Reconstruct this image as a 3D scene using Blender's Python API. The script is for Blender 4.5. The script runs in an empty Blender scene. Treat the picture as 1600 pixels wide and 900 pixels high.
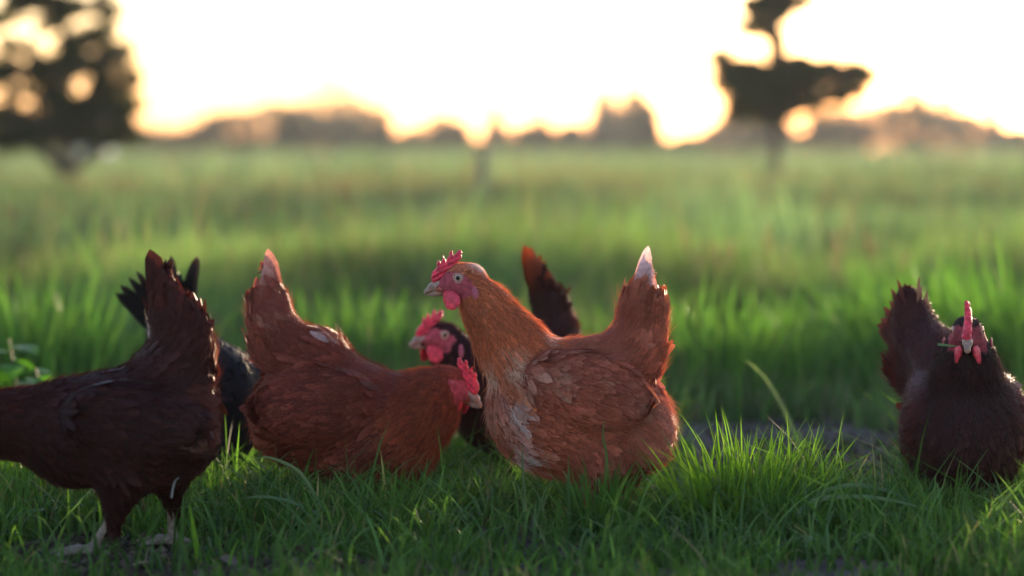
import bpy, math, random
import numpy as np
from mathutils import Vector, Matrix

# ------------------------------------------------------------------ camera, sky, sun, exposure
scene = bpy.context.scene
C = scene.collection
FPX = 3778.0          # focal length in pixels of the 1600 px wide photograph (85 mm lens)
HORIZ = 232.0         # horizon row
CAMH = 0.58
cam_data = bpy.data.cameras.new('camera')
cam = bpy.data.objects.new('camera', cam_data); C.objects.link(cam)
cam.location = (0, 0, CAMH); cam.rotation_euler = (math.radians(90), 0, 0)
cam_data.lens = 85; cam_data.sensor_width = 36; cam_data.sensor_fit = 'HORIZONTAL'
cam_data.shift_y = -(450 - HORIZ) / 1600.0
cam_data.clip_start = 0.05; cam_data.clip_end = 3000
cam_data.dof.use_dof = True
cam_data.dof.focus_distance = 3.70
cam_data.dof.aperture_fstop = 1.9
cam_data.dof.aperture_blades = 9
scene.camera = cam

SUN_EL, SUN_AZ = math.radians(4.2), math.radians(21.0)     # azimuth measured to the right of the view axis
world = bpy.data.worlds.new('World'); scene.world = world; world.use_nodes = True
wn = world.node_tree; wn.nodes.clear()
sky = wn.nodes.new('ShaderNodeTexSky'); sky.sky_type = 'NISHITA'; sky.sun_disc = False
sky.sun_elevation = SUN_EL; sky.sun_rotation = SUN_AZ
sky.altitude = 0; sky.air_density = 1.2; sky.dust_density = 0.8; sky.ozone_density = 2.6
bg = wn.nodes.new('ShaderNodeBackground'); bg.inputs['Strength'].default_value = 0.12
wo = wn.nodes.new('ShaderNodeOutputWorld')
hsv = wn.nodes.new('ShaderNodeHueSaturation'); hsv.inputs['Saturation'].default_value = 0.92
wb = wn.nodes.new('ShaderNodeMix'); wb.data_type = 'RGBA'; wb.blend_type = 'MULTIPLY'; wb.inputs[0].default_value = 1.0
wb.inputs[7].default_value = (1.05, 0.94, 1.07, 1)      # the camera's white balance, the same over the whole sky
wn.links.new(sky.outputs[0], hsv.inputs['Color']); wn.links.new(hsv.outputs[0], wb.inputs[6])
wn.links.new(wb.outputs[2], bg.inputs['Color']); wn.links.new(bg.outputs[0], wo.inputs['Surface'])

sun_data = bpy.data.lights.new('sun', 'SUN'); sun_data.energy = 2.4; sun_data.angle = math.radians(0.6)
sun_data.color = (1.0, 0.74, 0.48)
sun = bpy.data.objects.new('sun', sun_data); C.objects.link(sun)
sdir = Vector((math.sin(SUN_AZ) * math.cos(SUN_EL), math.cos(SUN_AZ) * math.cos(SUN_EL), math.sin(SUN_EL)))
sun.rotation_euler = sdir.to_track_quat('Z', 'Y').to_euler()
sun.location = (5, 30, 12)

scene.view_settings.view_transform = 'Standard'; scene.view_settings.look = 'None'
scene.view_settings.exposure = 2.85; scene.view_settings.gamma = 1.0
scene.view_settings.use_curve_mapping = False
scene.render.engine = 'CYCLES'
scene.cycles.use_denoising = True
scene.cycles.max_bounces = 6; scene.cycles.diffuse_bounces = 3; scene.cycles.glossy_bounces = 2
scene.cycles.transmission_bounces = 4; scene.cycles.transparent_max_bounces = 6
scene.cycles.volume_bounces = 0
scene.cycles.sample_clamp_indirect = 6.0

R = np.random.RandomState(11)
random.seed(5)

# ------------------------------------------------------------------ helpers
def px(x, y, Y):
    """point seen at photo pixel (x, y) at depth Y"""
    return Vector(((x - 800) * Y / FPX, Y, CAMH - (y - HORIZ) * Y / FPX))

def tag(o, label=None, cat=None, group=None, kind=None):
    if label: o['label'] = label
    if cat: o['category'] = cat
    if group: o['group'] = group
    if kind: o['kind'] = kind
    return o

def empty(name, loc, rz=0.0):
    o = bpy.data.objects.new(name, None); C.objects.link(o)
    o.location = loc; o.rotation_euler = (0, 0, rz); o.empty_display_size = 0.05
    return o

def mesh_np(name, verts, faces, mat=None, col=None, smooth=True, normals=None):
    """verts (N,3); faces: list of int arrays (each (M,k)); col: (N,3) linear colour"""
    me = bpy.data.meshes.new(name)
    verts = np.asarray(verts, np.float32)
    me.vertices.add(len(verts)); me.vertices.foreach_set('co', verts.ravel())
    faces = [np.asarray(f, np.int32) for f in faces if len(f)]
    nl = sum(f.size for f in faces); nf = sum(len(f) for f in faces)
    me.loops.add(nl); me.polygons.add(nf)
    me.loops.foreach_set('vertex_index', np.concatenate([f.ravel() for f in faces]))
    tot = np.concatenate([np.full(len(f), f.shape[1], np.int32) for f in faces])
    st = np.concatenate([[0], np.cumsum(tot)[:-1]]).astype(np.int32)
    me.polygons.foreach_set('loop_start', st)
    me.polygons.foreach_set('use_smooth', np.full(nf, smooth))
    me.update(calc_edges=True); me.validate()
    if col is not None:
        a = me.attributes.new('Col', 'FLOAT_COLOR', 'POINT')
        c = np.ones((len(verts), 4), np.float32); c[:, :3] = np.clip(col, 0, 1)
        a.data.foreach_set('color', c.ravel())
    if mat: me.materials.append(mat)
    if normals is not None: me.normals_split_custom_set_from_vertices(np.ascontiguousarray(normals, dtype=np.float32))
    return me

def link(name, me, parent=None, mat4=None):
    o = bpy.data.objects.new(name, me); C.objects.link(o)
    if parent: o.parent = parent
    if mat4 is not None: o.matrix_local = mat4
    return o

# ---- node helpers
def new_mat(name):
    m = bpy.data.materials.new(name); m.use_nodes = True
    nt = m.node_tree; nt.nodes.clear()
    out = nt.nodes.new('ShaderNodeOutputMaterial')
    return m, nt, out

def leaf_mat(name, rough=0.5, transl=0.4, tboost=(1.25, 1.3, 0.6), spec=0.4, noise=0.0, nscale=60, sheen=0.0, bump=0.0, bscale=300):
    """vertex colour, reflecting and letting light through"""
    m, nt, out = new_mat(name)
    at = nt.nodes.new('ShaderNodeAttribute'); at.attribute_name = 'Col'
    colsock = at.outputs['Color']
    tc = nt.nodes.new('ShaderNodeTexCoord')
    if noise > 0:
        nz = nt.nodes.new('ShaderNodeTexNoise'); nz.inputs['Scale'].default_value = nscale; nz.inputs['Detail'].default_value = 3
        nt.links.new(tc.outputs['Object'], nz.inputs['Vector'])
        mr = nt.nodes.new('ShaderNodeMapRange'); mr.inputs['To Min'].default_value = 1 - noise; mr.inputs['To Max'].default_value = 1 + noise
        mr.inputs['From Min'].default_value = 0.3; mr.inputs['From Max'].default_value = 0.7
        nt.links.new(nz.outputs['Fac'], mr.inputs['Value'])
        mx = nt.nodes.new('ShaderNodeVectorMath'); mx.operation = 'SCALE'
        nt.links.new(colsock, mx.inputs[0]); nt.links.new(mr.outputs[0], mx.inputs['Scale'])
        colsock = mx.outputs[0]
    p = nt.nodes.new('ShaderNodeBsdfPrincipled')
    p.inputs['Roughness'].default_value = rough; p.inputs['Specular IOR Level'].default_value = spec
    if sheen:
        p.inputs['Sheen Weight'].default_value = sheen; p.inputs['Sheen Roughness'].default_value = 0.4
    nt.links.new(colsock, p.inputs['Base Color'])
    if bump:
        bz = nt.nodes.new('ShaderNodeTexNoise'); bz.inputs['Scale'].default_value = bscale; bz.inputs['Detail'].default_value = 2
        nt.links.new(tc.outputs['Object'], bz.inputs['Vector'])
        bp = nt.nodes.new('ShaderNodeBump'); bp.inputs['Strength'].default_value = bump; bp.inputs['Distance'].default_value = 0.002
        nt.links.new(bz.outputs['Fac'], bp.inputs['Height']); nt.links.new(bp.outputs[0], p.inputs['Normal'])
    if transl <= 0:
        nt.links.new(p.outputs[0], out.inputs['Surface']); return m
    t = nt.nodes.new('ShaderNodeBsdfTranslucent')
    mul = nt.nodes.new('ShaderNodeVectorMath'); mul.operation = 'MULTIPLY'; mul.inputs[1].default_value = tboost
    nt.links.new(colsock, mul.inputs[0]); nt.links.new(mul.outputs[0], t.inputs['Color'])
    mix = nt.nodes.new('ShaderNodeMixShader'); mix.inputs[0].default_value = transl
    nt.links.new(p.outputs[0], mix.inputs[1]); nt.links.new(t.outputs[0], mix.inputs[2])
    nt.links.new(mix.outputs[0], out.inputs['Surface'])
    return m

def solid_mat(name, col, rough=0.5, spec=0.5, noise=0.15, nscale=80, sss=0.0, sssr=(1, .3, .2), bump=0.0, bscale=300, coat=0.0):
    m, nt, out = new_mat(name)
    p = nt.nodes.new('ShaderNodeBsdfPrincipled')
    p.inputs['Roughness'].default_value = rough; p.inputs['Specular IOR Level'].default_value = spec
    tc = nt.nodes.new('ShaderNodeTexCoord')
    nz = nt.nodes.new('ShaderNodeTexNoise'); nz.inputs['Scale'].default_value = nscale; nz.inputs['Detail'].default_value = 4
    nt.links.new(tc.outputs['Object'], nz.inputs['Vector'])
    cr = nt.nodes.new('ShaderNodeValToRGB')
    cr.color_ramp.elements[0].position = .3; cr.color_ramp.elements[1].position = .7
    cr.color_ramp.elements[0].color = (*[max(0, c * (1 - noise)) for c in col], 1)
    cr.color_ramp.elements[1].color = (*[min(1, c * (1 + noise)) for c in col], 1)
    nt.links.new(nz.outputs['Fac'], cr.inputs[0]); nt.links.new(cr.outputs[0], p.inputs['Base Color'])
    if sss:
        p.inputs['Subsurface Weight'].default_value = sss; p.inputs['Subsurface Radius'].default_value = sssr
        p.inputs['Subsurface Scale'].default_value = 0.006
    if coat: p.inputs['Coat Weight'].default_value = coat
    if bump:
        bz = nt.nodes.new('ShaderNodeTexNoise'); bz.inputs['Scale'].default_value = bscale; bz.inputs['Detail'].default_value = 3
        nt.links.new(tc.outputs['Object'], bz.inputs['Vector'])
        bp = nt.nodes.new('ShaderNodeBump'); bp.inputs['Strength'].default_value = bump; bp.inputs['Distance'].default_value = 0.002
        nt.links.new(bz.outputs['Fac'], bp.inputs['Height']); nt.links.new(bp.outputs[0], p.inputs['Normal'])
    nt.links.new(p.outputs[0], out.inputs['Surface'])
    return m

# ------------------------------------------------------------------ implicit surfaces (surface nets)
def sd_cone(P, a, b, ra, rb):
    a = np.asarray(a, np.float32); b = np.asarray(b, np.float32); ba = b - a
    t = np.clip(((P - a) @ ba) / max(float(ba @ ba), 1e-9), 0, 1)
    q = P - a - t[..., None] * ba
    return np.sqrt((q * q).sum(-1)) - (ra + (rb - ra) * t)

def sd_ell(P, c, r, rot=None):
    q = P - np.asarray(c, np.float32)
    if rot is not None: q = q @ rot
    r = np.asarray(r, np.float32)
    k0 = np.sqrt(((q / r) ** 2).sum(-1)); k1 = np.sqrt(((q / (r * r)) ** 2).sum(-1))
    return k0 * (k0 - 1) / np.maximum(k1, 1e-6)

def smin(a, b, k):
    h = np.clip(0.5 + 0.5 * (b - a) / k, 0, 1)
    return b + (a - b) * h - k * h * (1 - h)

def surface_nets(fn, lo, hi, res, newton=2):
    lo = np.asarray(lo, float); hi = np.asarray(hi, float)
    n = np.maximum(((hi - lo) / res).astype(int) + 2, 4)
    ax = [lo[i] + res * np.arange(n[i]) for i in range(3)]
    P = np.stack(np.meshgrid(*ax, indexing='ij'), -1).astype(np.float32)
    F = fn(P.reshape(-1, 3)).reshape(n)
    S = F < 0
    cells = np.zeros(n - 1, int)
    for dx in (0, 1):
        for dy in (0, 1):
            for dz in (0, 1):
                cells += S[dx:n[0] - 1 + dx, dy:n[1] - 1 + dy, dz:n[2] - 1 + dz]
    act = (cells > 0) & (cells < 8)
    idx = -np.ones(n - 1, int); idx[act] = np.arange(act.sum())
    ci = np.argwhere(act)
    V = (lo + res * (ci + 0.5)).astype(np.float32)
    e = res * 0.5
    for _ in range(newton + 1):
        f = fn(V)
        g = np.stack([fn(V + np.eye(3, dtype=np.float32)[k] * e) - fn(V - np.eye(3, dtype=np.float32)[k] * e) for k in range(3)], -1) / (2 * e)
        st = f[:, None] * g / np.maximum((g * g).sum(-1, keepdims=True), 1e-4)
        V = V - np.clip(st, -res, res)
    N = g / np.maximum(np.linalg.norm(g, axis=1, keepdims=True), 1e-6)
    quads = []
    for a in range(3):
        b, c = (a + 1) % 3, (a + 2) % 3
        s0 = [slice(None)] * 3; s1 = [slice(None)] * 3
        s0[a] = slice(0, n[a] - 1); s1[a] = slice(1, n[a])
        for s in (s0, s1):
            s[b] = slice(1, n[b] - 1); s[c] = slice(1, n[c] - 1)
        A, B = S[tuple(s0)], S[tuple(s1)]
        for flip, m in ((False, A & ~B), (True, ~A & B)):
            ij = np.argwhere(m)
            if not len(ij): continue
            base = ij.copy(); base[:, b] += 1; base[:, c] += 1
            def cell(db, dc):
                k = base.copy(); k[:, b] += db; k[:, c] += dc
                return idx[k[:, 0], k[:, 1], k[:, 2]]
            q = np.stack([cell(-1, -1), cell(0, -1), cell(0, 0), cell(-1, 0)], 1)
            if flip: q = q[:, ::-1]
            quads.append(q)
    Q = np.concatenate(quads); Q = Q[(Q >= 0).all(1)]
    return V, Q, N

# smooth value noise for numpy arrays
def vnoise(P, scale, seed=0):
    P = np.asarray(P, float) / scale
    i = np.floor(P).astype(int); f = P - i; f = f * f * (3 - 2 * f)
    def h(ix, iy, iz):
        n = (ix * 374761393 + iy * 668265263 + iz * 1442695041 + seed * 1274126177) & 0x7fffffff
        n = ((n ^ (n >> 13)) * 1274126177) & 0x7fffffff
        return ((n ^ (n >> 16)) & 0xffff) / 65535.0
    r = 0
    for dx in (0, 1):
        for dy in (0, 1):
            for dz in (0, 1):
                w = (f[:, 0] if dx else 1 - f[:, 0]) * (f[:, 1] if dy else 1 - f[:, 1]) * (f[:, 2] if dz else 1 - f[:, 2])
                r = r + w * h(i[:, 0] + dx, i[:, 1] + dy, i[:, 2] + dz)
    return r

def unit(v): return v / np.maximum(np.linalg.norm(v, axis=-1, keepdims=True), 1e-9)

# ------------------------------------------------------------------ ground
def terrain_z(Y):
    t = np.clip((np.asarray(Y, float) - 7) / 28, 0, 1)
    return 0.20 * t * t * (3 - 2 * t)

gm, nt, out = new_mat('soil_and_field')
p = nt.nodes.new('ShaderNodeBsdfPrincipled'); p.inputs['Roughness'].default_value = 0.9; p.inputs['Specular IOR Level'].default_value = 0.2
geo = nt.nodes.new('ShaderNodeNewGeometry'); sep = nt.nodes.new('ShaderNodeSeparateXYZ')
nt.links.new(geo.outputs['Position'], sep.inputs[0])
n1 = nt.nodes.new('ShaderNodeTexNoise'); n1.inputs['Scale'].default_value = 9; n1.inputs['Detail'].default_value = 8; n1.inputs['Roughness'].default_value = .65
nt.links.new(geo.outputs['Position'], n1.inputs['Vector'])
soil = nt.nodes.new('ShaderNodeValToRGB')
soil.color_ramp.elements[0].position = .32; soil.color_ramp.elements[0].color = (.022, .015, .010, 1)
soil.color_ramp.elements[1].position = .72; soil.color_ramp.elements[1].color = (.14, .108, .082, 1)
nt.links.new(n1.outputs['Fac'], soil.inputs[0])
n2 = nt.nodes.new('ShaderNodeTexNoise'); n2.inputs['Scale'].default_value = .35; n2.inputs['Detail'].default_value = 5
nt.links.new(geo.outputs['Position'], n2.inputs['Vector'])
fld = nt.nodes.new('ShaderNodeValToRGB')
fld.color_ramp.elements[0].position = .35; fld.color_ramp.elements[0].color = (.055, .095, .030, 1)
fld.color_ramp.elements[1].position = .68; fld.color_ramp.elements[1].color = (.12, .135, .062, 1)
nt.links.new(n2.outputs['Fac'], fld.inputs[0])
mr = nt.nodes.new('ShaderNodeMapRange'); mr.inputs['From Min'].default_value = 5; mr.inputs['From Max'].default_value = 11
nt.links.new(sep.outputs['Y'], mr.inputs['Value'])
mx = nt.nodes.new('ShaderNodeMix'); mx.data_type = 'RGBA'
nt.links.new(mr.outputs[0], mx.inputs[0]); nt.links.new(soil.outputs[0], mx.inputs[6]); nt.links.new(fld.outputs[0], mx.inputs[7])
nt.links.new(mx.outputs[2], p.inputs['Base Color'])
bp = nt.nodes.new('ShaderNodeBump'); bp.inputs['Strength'].default_value = .8; bp.inputs['Distance'].default_value = .03
nb = nt.nodes.new('ShaderNodeTexNoise'); nb.inputs['Scale'].default_value = 45; nb.inputs['Detail'].default_value = 6
nt.links.new(geo.outputs['Position'], nb.inputs['Vector'])
nt.links.new(nb.outputs['Fac'], bp.inputs['Height']); nt.links.new(bp.outputs[0], p.inputs['Normal'])
nt.links.new(p.outputs[0], out.inputs['Surface'])

ys = np.concatenate([[-30, -8, 0, 1.5], np.arange(2.6, 6.0, .035), np.linspace(6.2, 40, 60), [60, 100, 200, 500, 1500]])
xs = np.concatenate([[-900, -200, -60, -20, -8, -3], np.arange(-1.4, 1.4, .035), [3, 8, 20, 60, 200, 900]])
GX, GY = np.meshgrid(xs, ys)
def ground_z(x, y):
    x = np.asarray(x, float); y = np.asarray(y, float)
    pts = np.stack([x, y, 0 * x], -1).reshape(-1, 3)
    near = np.clip((6.2 - y) / .6, 0, 1) * np.clip((1.6 - abs(x)) / .3, 0, 1)
    bumps = (vnoise(pts, .16, 3).reshape(x.shape) - .5) * .016 + (vnoise(pts, .06, 4).reshape(x.shape) - .5) * .008
    return terrain_z(y) + bumps * near - .004
GZ = ground_z(GX, GY)
gv = np.stack([GX, GY, GZ], -1).reshape(-1, 3)
nx, ny = len(xs), len(ys)
a = (np.arange(ny - 1)[:, None] * nx + np.arange(nx - 1)[None, :]).ravel()
ground = link('ground', mesh_np('ground', gv, [np.stack([a, a + 1, a + 1 + nx, a + nx], 1)], gm))
tag(ground, 'flat green pasture with bare soil patches reaching to the horizon', kind='structure')

# ------------------------------------------------------------------ hens
M_feather = leaf_mat('feather', rough=.55, transl=.15, tboost=(1.5, 1.25, .95), spec=.12, noise=.22, nscale=190, sheen=.02, bump=.5, bscale=420)
M_body = leaf_mat('hen_skin', rough=.7, transl=0, spec=.18, noise=.3, nscale=160, bump=.8, bscale=380)
M_comb = solid_mat('comb_skin', (.70, .045, .08), rough=.45, spec=.3, noise=.4, nscale=170, sss=.35, bump=.9, bscale=650)
M_wattle = solid_mat('wattle_skin', (.66, .04, .07), rough=.4, spec=.4, noise=.35, nscale=150, sss=.4, bump=.6, bscale=500)
M_lobe = solid_mat('earlobe_skin', (.42, .09, .13), rough=.5, spec=.3, noise=.2, nscale=300, sss=.3)
M_beak = solid_mat('beak_horn', (.30, .175, .125), rough=.38, spec=.45, noise=.5, nscale=90)
M_iris = solid_mat('iris', (.50, .34, .22), rough=.2, spec=.4, noise=.3, nscale=500, coat=.3)
M_iris_o = solid_mat('iris_orange', (.50, .20, .05), rough=.12, spec=.6, noise=.3, nscale=500, coat=1.0)
M_pupil = solid_mat('pupil', (.004, .003, .003), rough=.12, spec=.3, noise=0)
M_lid = solid_mat('eyelid_skin', (.46, .22, .19), rough=.5, spec=.3, noise=.2, nscale=400)

def poly_sd(P2, poly):
    """signed distance to polygon (negative inside)"""
    d = np.full(len(P2), 1e9); ins = np.zeros(len(P2), bool)
    n = len(poly)
    for i in range(n):
        a = np.array(poly[i], float); b = np.array(poly[(i + 1) % n], float)
        e = b - a; w = P2 - a
        t = np.clip((w @ e) / (e @ e), 0, 1)
        q = w - t[:, None] * e
        d = np.minimum(d, (q * q).sum(1))
        c1 = (P2[:, 1] >= a[1]); c2 = P2[:, 1] < b[1]; c3 = e[0] * w[:, 1] > e[1] * w[:, 0]
        ins ^= (c1 & c2 & c3) | (~c1 & ~c2 & ~c3)
    d = np.sqrt(d)
    return np.where(ins, -d, d)

# head pieces, in head coordinates (mm): x forward, y to the hen's left, z up; shared by every hen
COMB = [(43, -4), (45, 4), (42, 14), (36, 19), (35, 25), (33.5, 34), (30.5, 31), (27.5, 27), (25.5, 40.5), (21.5, 36), (19.5, 29),
        (14.5, 44), (11.5, 48), (8.5, 46), (7.5, 38), (6, 41), (1, 48.5), (-4.5, 47.5), (-6.5, 42), (-4.5, 34), (0, 28), (7, 23), (14, 15), (25, 5), (34, -4)]
def f_comb(P):
    d2 = poly_sd(P[:, [0, 2]], COMB)
    P = P.copy(); P[:, 1] += 1.3 * np.sin(P[:, 2] * .16 + P[:, 0] * .05)
    thick = np.clip(5.4 - P[:, 2] * .062, 2.0, 7) * (1 + .22 * np.sin(P[:, 2] * .8 + P[:, 0] * .35))
    return np.maximum(d2 + .35 * np.abs(P[:, 1]), np.sqrt(np.maximum(d2 + 5, 0) ** 2 + P[:, 1] ** 2) - thick - 1.2)
def f_beak_up(P):
    d = sd_cone(P, (26, 0, -7), (42, 0, -10), 9.5, 7.0)
    d = smin(d, sd_cone(P, (42, 0, -10.5), (52, 0, -17), 6.8, 3.8), 4)
    d = smin(d, sd_cone(P, (52, 0, -17), (56.5, 0, -26), 3.6, 1.0), 3)
    return np.maximum(d, -(P[:, 2] + 17 + .30 * (P[:, 0] - 40)))
def f_beak_lo(P):
    d = sd_cone(P, (24, 0, -17), (40, 0, -20), 6.5, 4.6)
    d = smin(d, sd_cone(P, (40, 0, -20.3), (51, 0, -23.0), 4.4, 1.4), 3)
    return d
def f_wattle(P):
    return smin(sd_ell(P, (12, 1.2 * 0, -33), (14, 3.0, 14)), sd_ell(P, (19, 0, -23), (9, 2.8, 8)), 6) + .3 * np.sin(P[:, 0] * .55 + P[:, 2] * .3)
def f_lobe(P): return sd_ell(P, (0, 0, 0), (5.0, 2.6, 13))
def f_eye(P): return sd_ell(P, (0, 0, 0), (7.2, 6.2, 7.2))
def f_pupil(P): return sd_ell(P, (0, 0, 0), (3.4, 1.6, 3.4))
def f_lid(P):
    r = np.sqrt(P[:, 0] ** 2 + P[:, 2] ** 2)
    wob = 1.0 + .10 * np.sin(3 * np.arctan2(P[:, 2], P[:, 0]))
    return np.sqrt((r - 7.4 * wob) ** 2 + P[:, 1] ** 2) - 1.15
def small(name, fn, lo, hi, res, mat):
    V, Q, N = surface_nets(fn, lo, hi, res)
    return mesh_np(name, V / 1000, [Q], mat)
ME_comb = small('comb', f_comb, (-12, -9, -10), (50, 9, 54), 1.1, M_comb)
ME_bu = small('upper_beak', f_beak_up, (12, -12, -32), (62, 12, 6), 1.1, M_beak)
ME_bl = small('lower_beak', f_beak_lo, (12, -10, -30), (58, 10, -6), 1.1, M_beak)
ME_wat = small('wattle', f_wattle, (-8, -7, -56), (30, 7, -12), 1.2, M_wattle)
ME_lobe = small('earlobe', f_lobe, (-8, -6, -16), (8, 6, 16), 1.0, M_lobe)
ME_eye = small('eye', f_eye, (-10, -10, -10), (10, 10, 10), 1.0, M_iris)
ME_eye_o = ME_eye.copy(); ME_eye_o.materials.clear(); ME_eye_o.materials.append(M_iris_o)
ME_pup = small('pupil', f_pupil, (-6, -4, -6), (6, 4, 6), .6, M_pupil)
ME_lid = small('eyelid', f_lid, (-12, -4, -12), (12, 4, 12), .8, M_lid)

def feathers_mesh(root, T, N, L, W, lift, col, tipcol, tipamt, edge_jit=.14, rs=None, curl=.55, drop=None):
    """one mesh of many feather vanes. root/T/N (n,3); L/W (n,) m"""
    n = len(root); B = unit(np.cross(N, T))
    S = np.array([0, .25, .5, .75, .92]); Wp = np.array([.30, .80, 1.0, .88, .50])
    verts = np.zeros((n, 16, 3)); cols = np.zeros((n, 16, 3))
    side = rs.normal(0, .10, n)
    for k, (s, w) in enumerate(zip(S, Wp)):
        h = lift * L * (s - curl * s * s) - drop * s * s
        c = root + T * (L * s)[:, None] + N * h[:, None] + B * (side * L * s * s)[:, None]
        camber = (.16 * W * w)[:, None] * N
        for j, sg in enumerate((-1, 0, 1)):
            jj = (1 + rs.uniform(-edge_jit, edge_jit, n)) * w * W * .5 * sg
            sl = rs.uniform(-.05, .05, n) * L if sg else 0 * L
            verts[:, k * 3 + j] = c + B * jj[:, None] + T * sl[:, None] - (camber if sg else 0 * camber)
            ta = np.clip(tipamt * (s ** 3) + (.10 if sg else 0) * tipamt, 0, 1)[:, None]
            cols[:, k * 3 + j] = (col * (.88 + .16 * s)) * (1 - ta) + tipcol * ta
    verts[:, 15] = root + T * (L * (1 + rs.uniform(-.03, .05, n)))[:, None] + N * (lift * L * (1 - curl) - drop)[:, None] + B * (side * L)[:, None]
    ta = np.clip(tipamt * 1.1, 0, 1)[:, None]
    cols[:, 15] = col * 1.1 * (1 - ta) + tipcol * ta
    tq = []
    for k in range(4):
        for j in range(2):
            a = k * 3 + j; tq.append((a + 3, a + 4, a + 1, a))
    tq = np.array(tq); tt = np.array([(15, 13, 12), (15, 14, 13)])
    off = (np.arange(n) * 16)[:, None, None]
    nrm = unit(N + .30 * rs.normal(0, 1, (n, 3)) * .5 - T * .12)
    nrm = np.repeat(nrm[:, None], 16, 1)
    for j in (0, 2): nrm[:, j:15:3] += B[:, None] * (.28 * (j - 1))
    nrm = unit(nrm)
    return nrm.reshape(-1, 3), verts.reshape(-1, 3), (tq[None] + off).reshape(-1, 4), (tt[None] + off).reshape(-1, 3), cols.reshape(-1, 3)

def long_feather(name, parent, root, d, nrm, L, W, col, tip, tipamt, rs, bend=0.0, mat=None):
    """a single long vane of the tail or wing, its own object"""
    d = np.array(d, float); d /= np.linalg.norm(d); nrm = np.array(nrm, float); nrm -= d * (nrm @ d); nrm /= np.linalg.norm(nrm)
    b = np.cross(nrm, d)
    S = np.array([0, .12, .3, .5, .68, .84, .94, .985]); Wp = np.array([.25, .55, .85, 1, 1.0, .84, .58, .3])
    V = []; Cc = []
    split = rs.uniform(.35, .9)
    for s, w in zip(S, Wp):
        c = np.array(root) + d * L * s + nrm * (bend * L * s * s)
        for q, sg in enumerate((-1, -.5, 0, .5, 1)):
            jit = (1 + rs.uniform(-.10, .10)) if abs(sg) == 1 else 1
            V.append(c + b * (W * .5 * w * sg * jit) - nrm * (.16 * W * abs(sg) ** 1.5 * w) - d * (abs(sg) * .10 * W) + nrm * (.0012 if sg == 0 else 0))
            ta = np.clip(tipamt * max(0, (s - .45) / .55) ** 1.4 + .10 * abs(sg) * tipamt, 0, 1)
            base = np.array(col) * (1.0 if sg else .8) * (.85 + .25 * s)
            Cc.append(base * (1 - ta) + np.array(tip) * ta)
    V.append(np.array(root) + d * L + nrm * bend * L); Cc.append(np.array(col) * (1 - min(1, tipamt)) + np.array(tip) * min(1, tipamt))
    m = len(S); Q = []
    for k in range(m - 1):
        for j in range(4):
            a = k * 5 + j; Q.append((a, a + 1, a + 6, a + 5))
    a = (m - 1) * 5; Tt = [(a + j, a + j + 1, m * 5) for j in range(4)]
    return link(name, mesh_np(name, np.array(V), [np.array(Q), np.array(Tt)], mat or M_feather, np.array(Cc)), parent)

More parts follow.
